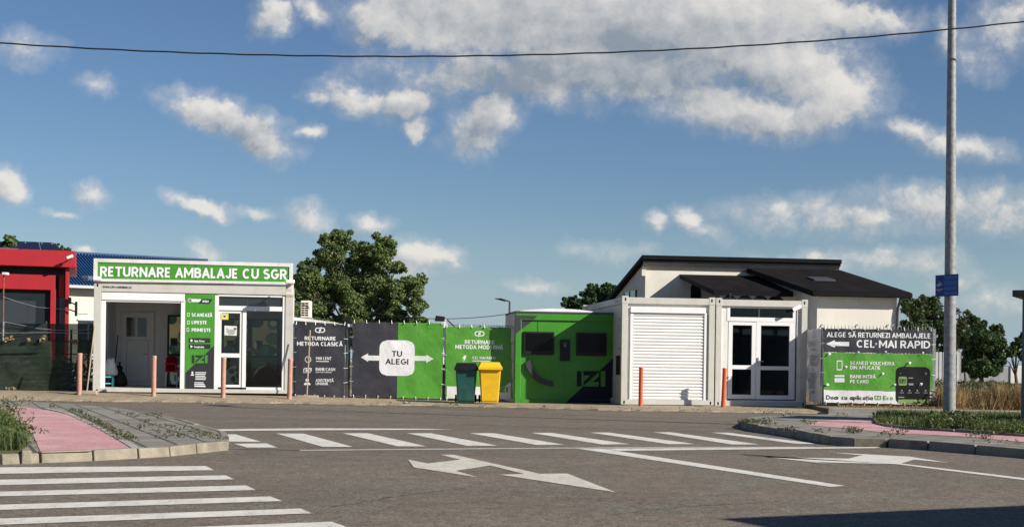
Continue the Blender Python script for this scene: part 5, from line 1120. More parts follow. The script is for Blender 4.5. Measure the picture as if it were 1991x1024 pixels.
# ================================================================== wheeled bins
def bin_(px0, px1, ytop, ybase, D, body, lidm, label):
    b = at((px0+px1)/2, ybase, D); r = thing('wheelie_bin', label, 'bin', b, .05, 'wheeled bins in front of the green banner'); s = (px1-px0)*D/F; H = (ybase-ytop)*D/F
    mb = MB(); w0, w1, d0, d1, z0, z1 = s*.37, s*.46, .22, .33, .04, H*.86
    mb.add([(-w0, -d0, z0), (w0, -d0, z0), (w0, d0, z0), (-w0, d0, z0), (-w1, -d1, z1), (w1, -d1, z1), (w1, d1, z1), (-w1, d1, z1)], [(0, 3, 2, 1), (4, 5, 6, 7), (0, 1, 5, 4), (1, 2, 6, 5), (2, 3, 7, 6), (3, 0, 4, 7)])
    mb.box(-w0, -d0+.02, 0, w0, d0-.12, .06); bo = mb.build('bin_body', body, r, bevel=.025)
    mb = MB(); mb.box(-w1-.02, -d1-.025, z1-.05, w1+.02, d1+.02, z1-.005); mb.build('rim', body, r, bevel=.012)
    mb = MB(); mb.add([(-w1-.03, -d1-.05, z1), (w1+.03, -d1-.05, z1), (w1+.03, d1+.05, z1), (-w1-.03, d1+.05, z1), (-w1+.04, -d1+.06, H-.012), (w1-.04, -d1+.06, H-.012), (w1-.02, d1+.03, H), (-w1+.02, d1+.03, H)], [(0, 3, 2, 1), (4, 5, 6, 7), (0, 1, 5, 4), (1, 2, 6, 5), (2, 3, 7, 6), (3, 0, 4, 7)])
    mb.box(-w1-.035, -d1-.06, z1-.055, w1+.035, -d1-.035, z1+.012); mb.box(-w1-.035, -d1-.06, z1-.055, -w1-.022, d1+.05, z1+.01); mb.box(w1+.022, -d1-.06, z1-.055, w1+.035, d1+.05, z1+.01); ld = mb.build('lid', lidm, r, bevel=.012)
    mb = MB(); mb.tube([(-w1+.05, d1+.05, z1-.01), (-w1+.05, d1+.11, z1), (w1-.05, d1+.11, z1), (w1-.05, d1+.05, z1-.01)], .015, 8); mb.build('handle', body, r)
    for sd in (-1, 1):
        mb = MB(); x = sd*(w0+.035); mb.tube([(x-.022, d0-.02, .10), (x+.022, d0-.02, .10)], .10, 18); wh = mb.build('wheel', 'rubber', r, bevel=.008); mb = MB(); mb.tube([(x-.026, d0-.02, .10), (x+.026, d0-.02, .10)], .05, 12); mb.build('hub', 'black_plastic', wh)
    return r
bin_(880.5, 925.5, 704.5, 782, 35.35, 'bin_green', 'black_plastic', 'dark green wheeled bin with black lid beside the yellow bin')
yb = bin_(926.5, 971.5, 703, 782.5, 35.3, 'bin_yellow', 'bin_yellow', 'yellow wheeled bin standing beside the dark green bin')
# ================================================================== bollards
def bollard(xt, yt, xb, yb_, D, matn, wpx, label, cap):
    b = at(xb, yb_, D); t_ = at(xt, yt, D); r = thing('bollard', label, 'bollard', b, 0, 'painted steel bollards along the verge'); d = t_-b; rad = wpx*D/F/2
    MB().tube([d.normalized()*-.12, d*.5, d*.955], rad, 16).build('post', matn, r, smooth=True)
    MB().tube([d*.955, d*.957, d*.985, d], [rad*1.06, rad*1.10, rad*1.10, rad*.96], 16).build('cap', matn, r, smooth=True)
bollard(152.5, 686, 151.5, 766, 35.2, 'salmon_paint', 9.5, 'salmon pink bollard in front of the net covered fence', 1)
bollard(297, 691, 296, 768, 35.3, 'salmon_paint', 9.2, 'salmon pink bollard in front of the open bay of the booth', 1)
bollard(432.5, 695, 431, 771.5, 35.35, 'salmon_paint', 9.5, 'salmon pink bollard before the glass door of the booth', 1)
bollard(562, 697, 560, 774, 35.5, 'salmon_paint', 9.5, 'leaning salmon pink bollard at the right corner post of the booth', 1)
bollard(1244, 713, 1242.5, 788.5, 35.1, 'orange_paint', 8.2, 'orange red bollard in front of the white roller shutter', 1)
bollard(1406.5, 715, 1403, 790.5, 35.3, 'orange_paint', 8.4, 'orange red bollard between shutter container and double door', 1)
# poles on planks
def plankpole(xt, yt, xb, yb_, D, px0, px1, label, matn):
    b = at((px0+px1)/2, yb_+2, D); r = thing('plank_stand', label, 'stand', b, .05, 'wooden poles on plank feet'); w = (px1-px0)*D/F
    MB().box(-w/2, -.12, -.04, w/2, .12, .055).build('plank', 'old_wood', r, bevel=.006); p = at(xb, yb_, D)-b; q = at(xt, yt, D)-b; q.y += .25
    MB().tube([(p.x, 0, .05), q], .017, 7).build('pole', matn, r)
plankpole(598.5, 641, 594, 770, 36.2, 575, 616, 'pale wooden stick on a plank foot leaning against the dark banner', 'wood')
plankpole(176.5, 632, 166.5, 761, 35.3, 149, 186, 'thin wooden stick on a plank foot before the dark green net', 'wood')
# ================================================================== right hand banners
DR = 34.8; orr = at(1597.5, 784, DR); OR = Vector((orr.x, orr.y, .13)); fR = Frame(OR, .004)
QR = [(1597,637.5), (1811.5,640.5), (1810.5,787), (1599,782.5)]; dp = ripple(31, .009)
b4 = thing('banner', 'large banner reading CEL MAI RAPID above a green field and a white strip', 'banner', OR, .004)
def lerp_(q, w0, w1): A = lambda i, j, w: (q[i][0]*(1-w)+q[j][0]*w, q[i][1]*(1-w)+q[j][1]*w); return [A(0, 3, w0), A(1, 2, w0), A(1, 2, w1), A(0, 3, w1)]
cloth(MB(), fR, lerp_(QR, 0, .325), 0, dp, 40, 14).build('sheet', 'banner_dark', b4, smooth=True); cloth(MB(), fR, lerp_(QR, .325, .825), 0, dp, 40, 18, 0).build('sheet', 'banner_green', b4, smooth=True); cloth(MB(), fR, lerp_(QR, .825, 1), 0, dp, 40, 10).build('sheet', 'banner_white', b4, smooth=True); ties(fR, QR, 0, b4, 9)
t = MB(); text(t, fR, 'ALEGE SĂ RETURNEZI AMBALAJELE', 1605.2, 646.4, 1805.7, 656.1, L, .022, dp); text(t, fR, 'CEL MAI RAPID', 1662.5, 661.4, 1805.7, 676, L, .025, dp)
shape(t, fR, [(1603.7, 668), (1620.7, 660.6), (1620.7, 663.8), (1648.2, 664.2), (1648.2, 672.6), (1620.7, 672.2), (1620.7, 675.4)], L, dp)
text(t, fR, 'SCANEZI VOUCHERUL', 1650, 702.2, 1737.6, 709, L, .022, dp); text(t, fR, 'DIN APLICAȚIE', 1650, 710.8, 1708.6, 717.6, L, .022, dp); text(t, fR, 'BANII INTRĂ', 1650, 728.2, 1699.8, 735, L, .022, dp); text(t, fR, 'PE CARD', 1650, 737.8, 1686.2, 744.2, L, .022, dp)
ring(t, fR, rrect(1624, 700.3, 1635.2, 719.5, 2), rrect(1625.4, 702.2, 1633.8, 717.2, .8), L, dp); shape(t, fR, rrect(1619.9, 728.6, 1639.4, 732.2, 1.4), L, dp); shape(t, fR, rrect(1619.9, 734.4, 1639.4, 742.8, 1.6), L, dp)
t.build('lettering', 'print_white', b4)
t = MB(); text(t, fR, 'Doar cu aplicația', 1603.8, 768.2, 1694.4, 776.6, L, .028, dp); t.build('lettering', 'print_dark', b4); t = MB(); text(t, fR, 'IZI Eco', 1698, 768.6, 1733.4, 777, L, .028, dp); t.build('lettering', 'banner_green', b4)
mb = MB(); patch(mb, fR, 1739, 712.6, 1805.7, 784, 10, LO, dp); ph = mb.build('phone_print', 'black_plastic', b4)
mb = MB(); shape(mb, fR, rrect(1744.6, 731.6, 1761, 749, 3.5), 2*LO, dp); shape(mb, fR, circ(1746, 779, 3, None, 5, 180, 270)+circ(1778, 779, 3, None, 5, 270, 360)+[(1781, 783.6), (1743, 783)], 2*LO, dp); shape(mb, fR, circ(1786, 779, 3, None, 5, 180, 270)+circ(1801.5, 779, 3, None, 5, 270, 360)+[(1804.5, 784), (1783, 783.6)], 2*LO, dp); mb.build('print', 'phone_green', ph)
dk, lt = MB(), MB(); izi(dk, lt, fR, 1746.6, 736.5, 1759.2, 744.5, 3*LO, 0, dp); dk.build('logo', 'print_dark', ph); lt.build('logo', 'mural_dark', ph)
mb = MB(); shape(mb, fR, [(1763.8, 733.4), (1773, 733.5), (1773, 735.2), (1763.8, 735)], 2*LO, dp); shape(mb, fR, rrect(1763.8, 744.6, 1773.6, 748.4, 1.4), 2*LO, dp)
for x in (1751, 1766, 1781, 1797): shape(mb, fR, circ(x, 758.6, 1.5), 2*LO, dp); shape(mb, fR, [(x-4, 762.4), (x+4, 762.5), (x+4, 763.6), (x-4, 763.5)], 2*LO, dp)
shape(mb, fR, [(1744, 770.6), (1755.5, 770.8), (1755.5, 772.6), (1744, 772.4)], 2*LO, dp); shape(mb, fR, [(1747.6, 725.5), (1749, 723.8), (1749, 727.2)], 2*LO, dp); ring(mb, fR, circ(1798, 725.6, 2), circ(1798, 725.6, 1.3), 2*LO, dp); mb.build('print', 'print_grey', ph)
fl = MB()     # crescent wind flaps cut in the sheet
for x, y, s, a in ((1608, 686, 3.6, 20), (1664, 683.4, 3.2, 30), (1717, 683.4, 3.2, 40), (1790, 684, 2.8, 20), (1640, 712, 3.4, 30), (1764, 703.5, 3.6, 20), (1712, 724.5, 3.4, 20), (1735, 746.5, 3.2, 30), (1786, 745, 3.6, 30), (1698, 668, 3, 40), (1605.5, 745, 3.4, 0)):
    c = fR.p(x, y, 0); k = DR/F; pts = []
    for i in range(9): w = math.radians(200+a+140*i/8); pts.append((c[0]+s*1.25*k*math.cos(w), c[1]+s*1.6*k*math.sin(w)))
    vs = [(px_, -.012-.055*math.sin(math.pi*i/8), pz_+.02*math.sin(math.pi*i/8)) for i, (px_, pz_) in enumerate(pts)]
    fl.add(vs+[(c[0], -.012, c[1]+s*k*.3)], [(i, i+1, 9) for i in range(8)])
fl.build('wind_flap', 'banner_white', b4)
# side banner in perspective, from the container corner to the front banner
pA = at(1567.5, 641, 36.25); pB = at(1597, 638, 34.82); ysd = math.atan2(pB.y-pA.y, pB.x-pA.x); OS = Vector((pA.x, pA.y, .13)); fS = Frame(OS, ysd); Lsd = math.hypot(pB.x-pA.x, pB.y-pA.y)
b5 = thing('banner', 'white side banner with dim grey print between door container and large banner', 'banner', OS, ysd); hs_ = pB.z-.13; zb_ = at(1597, 783, 34.82).z-.13
dp = ripple(41, .02); mb = MB(); nx, nz = 24, 28
for j in range(nz+1):
    for i in range(nx+1): x, z = Lsd*i/nx, zb_+(hs_-zb_)*j/nz; mb.v.append((x+(.02*math.sin(j*1.1) if i == 0 else 0), dp(x, z)+.05*math.exp(-x*6)*math.sin(z*6), z+.015*math.sin(i*.8)*(1 if j in (0, nz) else 0)))
for j in range(nz):
    for i in range(nx): k = j*(nx+1)+i; mb.f.append((k, k+1, k+nx+2, k+nx+1))
mb.build('sheet', 'banner_white', b5, smooth=True)
t = MB()
def wr(s, z, hgt, x0=.35, x1=1.15):
    v_, f_ = glyphs(s, .02); t.cut('lettering'); n0 = v_[:, 0].min(); n1 = v_[:, 0].max(); t.add([(x0+(a-n0)/(n1-n0)*(x1-x0), -.05-.0004*k+dp(x0, z), z+b*hgt) for a, b, k in v_], f_)
wr('SCANEAZĂ', 1.50, .13, .40, 1.05); wr('RETURNEZI', 1.14, .13, .40, 1.1); wr('AMBALAJELE', 1.00, .13, .40, 1.1); wr('ÎȚI PRIMEȘTI', .70, .13, .4, 1.1); wr('BANII PE', .56, .13, .4, 1.0); wr('CARD', .42, .13, .45, .95)
for z0, hh, x0, x1 in ((1.40, .035, .62, .82), (.30, .07, .6, .85), (.86, .09, .70, .75)): t.box(x0, -.05, z0, x1, -.045, z0+hh)
ro = [(.72+.13*math.cos(a), 1.80+.09*math.sin(a)) for a in np.linspace(0, 6.283, 20, endpoint=False)]; t.add([(x, -.045, z) for x, z in ro]+[(.72+(x-.72)*.75, -.045, 1.80+(z-1.80)*.75) for x, z in ro], [(i, (i+1) % 20, (i+1) % 20+20, i+20) for i in range(20)])
t.build('lettering', 'print_grey', b5)
# picket fence behind the large banner
pk = thing('spiked_fence', 'metal fence with small spikes rising above the large banner', 'fence', OR+Vector((0, .07, 0)), .004); mb = MB(); ztp = fR.p(1700, 632.5, .07)[1]; xe = fR.p(1815, 640, .07)[0]
for x in np.arange(.02, xe, .088): mb.box(x-.007, -.007, .03, x+.007, .007, ztp-.05); mb.add([(x-.007, -.007, ztp-.05), (x+.007, -.007, ztp-.05), (x+.007, .007, ztp-.05), (x-.007, .007, ztp-.05), (x, 0, ztp+.02)], [(0, 1, 4), (1, 2, 4), (2, 3, 4), (3, 0, 4)])
for z in (.3, ztp-.14): mb.box(0, .008, z, xe, .03, z+.035)
mb.build('railing', 'galvanised', pk)
for x in (.0, xe*.5, xe): MB().box(x-.035, .03, -.15, x+.035, .10, ztp-.06).build('post', 'galvanised', pk)
ins = MB()
for px in (1593.5, 1662, 1722, 1732): x, z = fR.p(px, 632.5, .02); ins.tube([(x-.02, 0, z-.05), (x+.0, -.03, z+.0), (x+.05, -.05, z+.03)], [.018, .024, .012], 8)
ins.build('clip', 'far_white', pk)
# white ribbed fence further right, long low wall, its sunlit end painted white
p0, p1 = at(1812, 738, 41), at(1866, 738, 41); wf_ = thing('ribbed_fence', 'white ribbed metal fence panel between large banner and lamp post', 'fence', Vector((p0.x-1.5, p0.y, .1)), .02); hgt = at(1840, 684, 41).z-.1; wd = p1.x-p0.x+1.5; mb = MB()
for x in np.arange(0, wd-.05, .105): mb.box(x, 0, .05, x+.075, .03, hgt)
mb.build('slat_panel', 'far_white', wf_); mb = MB()
for z in (.3, hgt-.25): mb.box(0, .03, z, wd, .06, z+.05)
mb.build('rail', 'galvanised', wf_)
for x in (0, wd/2, wd): MB().box(x-.03, .06, -.1, x+.03, .12, hgt+.02).build('post', 'galvanised', wf_)
p0, p1 = at(1862, 745, 62), at(1980, 745, 62); lw = thing('long_trailer', 'long low white trailer, its shaded side painted grey, beyond the dry grass', 'trailer', Vector((p0.x, p0.y, .1)), .0); zt2 = at(1900, 712, 62).z-.1; w = p1.x-p0.x
MB().box(0, 0, .45, w*.83, 2.3, zt2).build('body', 'print_grey', lw, bevel=.04); MB().box(w*.835, -.05, .4, w*1.12, 2.3, zt2+.05).build('sunlit_end', 'white_paint', lw, bevel=.03); MB().box(.1, .1, .25, w, 2.2, .45).build('chassis', 'black_plastic', lw)  # grey body and white end put shade and sunlight into the colour
for x in (.6, 1.5): MB().tube([(x, -.03, .25), (x, .25, .25)], .3, 16).build('wheel', 'rubber', lw)
# ================================================================== net covered fence on the left
on = at(0, 766, 36.6); ON = Vector((on.x, on.y, vz(on.x)+.0)); fN = Frame(ON, .05)
nf = thing('net_fence', 'wire fence hung with dark green shade net beside the red building', 'fence', ON, .05); xr_ = fN.p(177, 700, 0)[0]; zl = lambda y: fN.p(88, y, 0)[1]
def netgrid(x0, z0, x1, z1, sag, ly):
    mb = MB(); nx, nz = 60, 14
    for j in range(nz+1):
        for i in range(nx+1): u = i/nx; w = j/nz; x = x0+(x1-x0)*u; zt3 = z1-sag*(.5+.5*math.sin(u*9+1)); z = z0+(zt3-z0)*w; mb.v.append((x, ly+.03*math.sin(x*2.2+z*1.5)+.015*math.sin(x*6+z*4), z))
    for j in range(nz):
        for i in range(nx): k = j*(nx+1)+i; mb.f.append((k, k+1, k+nx+2, k+nx+1))
    return mb
netgrid(-6, .03, xr_, zl(659), .06, -.02).build('net', 'net_lower', nf, smooth=True); netgrid(-6, zl(664), xr_, zl(627), .03, .05).build('net', 'net_upper', nf, smooth=True)
for px, yt, m_ in ((4, 625, 'galvanised'), (88, 624.5, 'galvanised'), (136, 640, 'rust'), (170, 627, 'galvanised')): x, z = fN.p(px, yt, .08); MB().tube([(x, .08, -.2), (x, .08, z)], .028, 8).build('post', m_, nf)
for x in (-2.2, -4.4): MB().tube([(x, .08, -.2), (x, .08, zl(625))], .028, 8).build('post', 'galvanised', nf)
mb = MB(); A = lambda px, py: (fN.p(px, py, -.03)[0], -.03, fN.p(px, py, -.03)[1])
for ln in ([(4, 625), (30, 630), (70, 638), (100, 641), (136, 642), (176, 640)], [(4, 577), (30, 586), (70, 597), (125, 601)], [(-60, 645), (0, 647), (88, 646), (176, 648)]): mb.tube([A(*p) for p in ln], .006, 5)
mb.build('wire', 'cable_grey', nf); mb = MB()      # ridge tape and gathered folds of the net
mb.tube([A(-30, 688), (A(50, 686)), A(90, 687), A(140, 688), A(176, 690)], .012, 5); mb.build('hem', 'black_plastic', nf)
stk_ = []
for px, py in ((12, 660), (20, 659), (55, 659), (81, 660), (84, 658), (143, 666), (148, 667), (14, 757), (26, 757)):
    x, _, z = A(px, py); wx, wy = ON.x+x, ON.y-.06
    for k in range(9): stk_.append((wx+random.uniform(-.05, .05), wy, ON.z+z+random.uniform(-.05, .07)))
tag(quadmesh('weeds', leaves(stk_, [.03]*len(stk_), 330, .035, 1, 2), 'dry_straw'), 'small dry weeds poking through the net covered fence', 'weeds', kind='stuff')
mb = MB(); 
for i in range(5): q = at(random.uniform(0, 52), 759, 36.2); mb.box(q.x-.4, 36.0, .12, q.x+.4, 36.2, .20+random.uniform(0, .03))
# ================================================================== red building with grey glazing
OD = at(144, 700, 47); OD.z = .1; YR = .30; fD = Frame(OD, YR)
rd = thing('red_building', 'red and dark grey flat roofed building carrying tilted solar panels', 'building', OD, YR)
def rdbox(px0, py0, px1, py1, ly0, ly1, name, m_, par=rd, bev=.01, xl_=None):
    a, b, c, d = fprect(fD, px0, py0, px1, py1, ly0); mb = MB(); mb.box(xl_ if xl_ is not None else a, ly0, b, c, ly1, d); return mb.build(name, m_, par, bevel=bev)
LW = -14
fa = rdbox(60, 486.5, 144.5, 518.5, -.42, 5.5, 'fascia', 'red_wall', xl_=LW)
rdbox(40, 560, 106, 626+60, .35, .6, 'glazing', 'dark_glass', xl_=LW, bev=0)
rdbox(40, 534, 105, 563, -.1, .5, 'beam', 'red_wall', xl_=LW)
MB().box(LW, .6, -.1, fD.p(128, 600, .6)[0], 6.5, fD.p(100, 516, .6)[1]).build('wall', 'dark_metal', rd)
rdbox(94.5, 563, 105, 700, -.1, .5, 'pillar', 'red_wall'); rdbox(112, 534, 123, 577.5, .02, .5, 'panel', 'red_wall'); rdbox(112, 577.5, 123, 700, .0, .5, 'panel', 'steel_blue'); rdbox(123.5, 520, 130.5, 700, -.25, .5, 'pillar', 'red_wall'); rdbox(103, 578, 111, 700, .2, .5, 'panel', 'dark_metal')
rdbox(84, 563, 94.5, 700, .2, .4, 'window_frame', 'black_plastic'); a, b, c, d = fprect(fD, 3, 563, 94, 569, .2); MB().box(LW, .2, b, c, .4, d).build('window_frame', 'black_plastic', rd)
q = at(134, 499.5, 46.2); fl_ = thing('floodlight', 'small white lamp on the red fascia of the building', 'floodlight', q, YR); MB().tube([(-.10, .0, -.04), (.09, .0, .05)], .055, 10).build('housing', 'white_plastic', fl_, smooth=True); MB().tube([(0, 0, 0), (.05, .35, .0)], .02, 6).build('bracket', 'white_plastic', fl_)
# solar panels on its roof
q0 = fD.p(34, 486, 1.0); q1 = fD.p(122, 488, 1.0); t0 = fD.p(33, 467.5, 1.0)[1]; slp = thing('solar_panels', 'tilted dark blue solar panels on the red roof', 'solar panel', OD, YR)
w2 = (q1[0]-q0[0])/2
for k in range(2):
    mb = MB(); x0, x1 = q0[0]+k*w2+.01, q0[0]+(k+1)*w2-.01; mb.add([(x0, .7, q0[1]-.05), (x1, .7, q0[1]-.05), (x1-.28*k-.1, 1.3, t0), (x0-.1, 1.3, t0), (x0, .75, q0[1]-.09), (x1, .75, q0[1]-.09), (x1-.28*k-.1, 1.35, t0-.04), (x0-.1, 1.35, t0-.04)], [(0, 1, 2, 3), (7, 6, 5, 4), (0, 4, 5, 1), (1, 5, 6, 2), (2, 6, 7, 3), (3, 7, 4, 0)]); mb.build('panel', 'solar_panel', slp)
mb = MB(); [mb.box(x-.02, 1.2, q0[1]-.25, x+.02, 1.24, t0-.03) for x in (q0[0]+.2, q0[0]+w2, q1[0]-.4)]; mb.build('stand', 'galvanised', slp)
# black bracket sign on its end wall
q = at(131, 592, 46.6); bs = thing('bracket_sign', 'black bracket with small hanging panel on the end of the red building', 'bracket', q, .1); k = 46.6/F
mb = MB(); mb.box(-.02, -.03, .0+.02, .08, .03, 14*k); mb.tube([(0, 0, .10), (14*k, 0, .0)], .025, 6); mb.tube([(0, 0, -9*k), (14*k, 0, -14*k)], .025, 6); mb.build('bracket', 'black_plastic', bs); MB().box(12*k, -.05, -22*k, 16*k, .05, 6*k).build('panel', 'black_plastic', bs); MB().tube([(14*k, 0, -17*k), (36*k, 0, -18*k)], .010, 5).build('rod', 'black_plastic', bs)
# ================================================================== blue roofed building
OBL = at(130, 700, 58); OBL.z = .1; YBL = .58; fB = Frame(OBL, YBL); bl = thing('blue_roofed_building', 'cream building with ribbed blue metal roof behind the booth', 'building', OBL, YBL)
e0 = fB.p(131, 553, -.4); e1 = fB.p(178, 555.5, -.4); rp = fB.p(145, 494.5, 4.0); rp2 = fB.p(390, 506.5, 4.0); XL, XR = -4.0, 7.5; ze = (e0[1]+e1[1])/2; zr_ = (rp[1]+rp2[1])/2
mb = MB(); rib = MB(); n_ = 84
for i in range(n_):
    x0, x1 = XL+(XR-XL)*i/n_, XL+(XR-XL)*(i+1)/n_; w = x1-x0
    for (u0, u1, h_) in ((0, .62, 0), (.62, 1, .05)):
        a, b = x0+w*u0, x0+w*u1; mb.add([(a, -.4, ze+h_), (b, -.4, ze+h_), (b, 4, zr_+h_), (a, 4, zr_+h_), (a, -.4, ze-.05), (b, -.4, ze-.05), (b, 4, zr_-.05), (a, 4, zr_-.05)], [(0, 1, 2, 3), (0, 4, 5, 1), (1, 5, 6, 2), (2, 6, 7, 3), (3, 7, 4, 0), (7, 6, 5, 4)])
mb.add([(XL, 4, zr_), (XR, 4, zr_), (XR, 8.4, ze), (XL, 8.4, ze)], [(0, 1, 2, 3)]); mb.keep = True; mb.build('roof', 'blue_roof', bl)
mb = MB(); mb.box(XL, 3.85, zr_+.03, XR, 4.15, zr_+.10); mb.build('ridge_cap', 'blue_roof', bl)
mb = MB(); mb.box(XL+.3, 0, -.1, XR-.3, 8, ze+.05); mb.build('wall', 'cream_wall', bl); MB().box(XL, -.52, ze-.12, XR, -.40, ze-.01).build('gutter', 'far_white', bl)
a, b, c, d = fprect(fB, 150, 623, 200, 640, -.02); mb = MB(); mb.box(a, -.04, b-1, c, .0, d); w_o = mb.build('window', 'dark_glass', bl); MB().box(a-.05, -.06, d, c+.05, .0, d+.06).build('sill', 'far_white', w_o)
# ================================================================== white house with dark roofs
DH = 49.0; oh = at(1252, 700, DH); OH = Vector((oh.x, oh.y, .1)); YH = .118; fH = Frame(OH, YH); hs = thing('white_house', 'cream white house with dark low pitched roofs behind the white containers', 'house', OH, YH)
OVH = .30; a0 = fH.p(1246, 492.5, -OVH); a1 = fH.p(1634, 507.5, -OVH); zt_ = (a0[1]+a1[1])/2; LR = 7.2; drop = 1.42
def roofslab(name, pts, th, matn='roof_sheet', edge='roof_edge', par=hs):
    """pts: four (x, y, z) corners of the top, front-left, front-right, back-right, back-left"""
    mb = MB(); mb.flat([(x, y, z) for x, y, z in pts]); r_ = mb.build(name, matn, par); 
    if r_.data.polygons[0].normal.z < 0: r_.data.flip_normals()
    e = MB(); e.add([(x, y, z-.004) for x, y, z in pts]+[(x, y, z-th) for x, y, z in pts], [(0, 1, 2, 3), (7, 6, 5, 4), (0, 4, 5, 1), (1, 5, 6, 2), (2, 6, 7, 3), (3, 7, 4, 0)]); e.build('roof_edge', edge, r_); return r_
roofslab('roof', [(a0[0], -OVH, zt_), (a1[0], -OVH, zt_), (a1[0], LR, zt_-drop), (a0[0]-.05, LR, zt_-drop)], .14)
sl_ = drop/(LR+OVH); zw = lambda y: zt_-.14-sl_*(y+OVH)
MB().box(a0[0]+.04, -OVH+.05, zt_-.24, a1[0]-.02, -OVH+.15, zt_-.15).build('fascia', 'roof_edge', hs)
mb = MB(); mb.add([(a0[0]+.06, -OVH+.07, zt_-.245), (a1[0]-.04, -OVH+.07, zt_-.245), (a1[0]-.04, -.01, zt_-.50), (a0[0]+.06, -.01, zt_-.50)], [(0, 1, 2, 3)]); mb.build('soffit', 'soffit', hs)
x0w, x1w = fH.p(1252, 540, 0)[0], fH.p(1628, 540, 0)[0]
mb = MB(); yb2 = LR-.5
v = [(x0w, 0, -.1), (x1w, 0, -.1), (x1w, yb2, -.1), (x0w, yb2, -.1), (x0w, 0, zw(0)-.01), (x1w, 0, zw(0)-.01), (x1w, yb2, zw(yb2)-.01), (x0w, yb2, zw(yb2)-.01)]
mb.add(v, [(0, 3, 2, 1), (4, 5, 6, 7), (0, 1, 5, 4), (1, 2, 6, 5), (2, 3, 7, 6), (3, 0, 4, 7)]); mb.build('wall', 'house_wall', hs)
mb = MB(); mb.box(x0w-.04, 1.4, 2.2, x0w-.01, 3.6, zw(3.6)-.25); sw = mb.build('window', 'dark_glass', hs); mb = MB(); [mb.box(x0w-.06, y, 2.2, x0w-.02, y+.06, zw(3.6)-.25) for y in (1.4, 2.5, 3.54)]; mb.build('window_frame', 'dark_metal', sw)
q = fH.p(1248, 520, -.4); MB().box(a0[0]+.02, -.20, zt_-.72, x0w-.02, -.02, zt_-.50).build('beam_end', 'house_wall', hs)
# right hand wing
LE = -6.4; b0 = fH.p(1449, 520.5, -.02); b1 = fH.p(1631, 525, -.02); e0 = fH.p(1577, 565, LE); e1 = fH.p(1770, 569, LE); zr1 = (b0[1]+b1[1])/2; ze1 = (e0[1]+e1[1])/2
roofslab('wing_roof', [(e0[0], LE, ze1), (e1[0], LE, ze1), (b1[0]+.0, -.02, zr1), (b0[0], -.02, zr1)], .17)
wy = LE+.30; wl, wr_ = fH.p(1586, 600, wy)[0], fH.p(1741, 600, wy)[0]; szz = lambda y: ze1+(zr1-ze1)*(y-LE)/(-.02-LE)-.19
mb = MB(); v = [(wl, wy, -.1), (wr_, wy, -.1), (wr_, -.004, -.1), (wl, -.004, -.1), (wl, wy, szz(wy)), (wr_, wy, szz(wy)), (wr_, -.004, szz(-.004)), (wl, -.004, szz(-.004))]; mb.add(v, [(0, 3, 2, 1), (4, 5, 6, 7), (0, 1, 5, 4), (1, 2, 6, 5), (2, 3, 7, 6), (3, 0, 4, 7)]); mb.build('wing_wall', 'house_wall', hs)
mb = MB(); mb.box(e0[0], LE-.07, ze1-.15, e1[0], LE-.002, ze1-.03); mb.build('gutter', 'roof_edge', hs); mb = MB(); xg = wr_-.12; mb.tube([(e1[0]-.35, LE+.02, ze1-.15), (xg+.15, wy-.05, ze1-.42), (xg+.12, wy-.06, ze1-.7), (xg+.12, wy-.06, 0)], .045, 8); mb.build('downpipe', 'dark_metal', hs)
s0 = [fH.p(x, y, -3.2) for x, y in ((1582, 533), (1606, 541))]; xs = (s0[0][0]+s0[1][0])/2; zsk = szz(-3.2)+.19; mb = MB(); mb.add([(xs-.36, -3.6, zsk-.075+.05), (xs+.36, -3.6, zsk-.075+.05), (xs+.30, -2.9, zsk+.06+.05), (xs-.42, -2.9, zsk+.06+.05), (xs-.36, -3.6, zsk-.2), (xs+.36, -3.6, zsk-.2), (xs+.30, -2.9, zsk-.1), (xs-.42, -2.9, zsk-.1)], [(0, 1, 2, 3), (0, 4, 5, 1), (1, 5, 6, 2), (2, 6, 7, 3), (3, 7, 4, 0)]); mb.build('skylight', 'dark_metal', hs)
mb = MB(); yy = -3.0; mb.box(wl-.03, yy-.55, 1.9, wl-.004, yy+.55, 3.0); w_ = mb.build('window', 'dark_glass', hs); mb = MB(); mb.box(wl-.05, yy-.62, 1.84, wl-.02, yy-.55, 3.06); mb.box(wl-.05, yy+.55, 1.84, wl-.02, yy+.62, 3.06); mb.box(wl-.05, yy-.55, 3.0, wl-.02, yy+.55, 3.06); mb.build('window_frame', 'steel_blue', w_)
# porch roof with arches
PE = -4.6; p0 = fH.p(1319, 533.5, -.01); p1 = fH.p(1470, 536, -.01); g0_ = fH.p(1386, 564.5, PE); g1_ = fH.p(1540, 568, PE); zr2 = (p0[1]+p1[1])/2; ze2 = (g0_[1]+g1_[1])/2
roofslab('porch_roof', [(g0_[0], PE, ze2), (g1_[0], PE, ze2), (p1[0], -.01, zr2), (p0[0], -.01, zr2)], .15)
pw = PE+.7; a_, b_ = fH.p(1400, 580, pw)[0], fH.p(1545, 580, pw)[0]; mb = MB(); mb.box(a_, pw, -.1, b_, pw+.25, ze2-.10); po = mb.build('porch_wall', 'house_wall', hs)
for px in (1416, 1446, 1476, 1506): x, z = fH.p(px, 576, pw-.01); mb = MB(); mb.prism([(x-.27, .1)]+[(x+.27*math.cos(t_), z-.22+.25*math.sin(t_)) for t_ in np.linspace(math.pi, 0, 12)]+[(x+.27, .1)], pw-.012, pw-.002); mb.build('arch', 'dark_glass', po)
x, z = fH.p(1350, 560, -.01); mb = MB(); mb.prism([(x-.18, 2.0)]+[(x+.18*math.cos(t_), z+.0+.2*math.sin(t_)) for t_ in np.linspace(math.pi, 0, 12)]+[(x+.18, 2.0)], -.03, -.004); mb.build('window', 'dark_glass', hs)
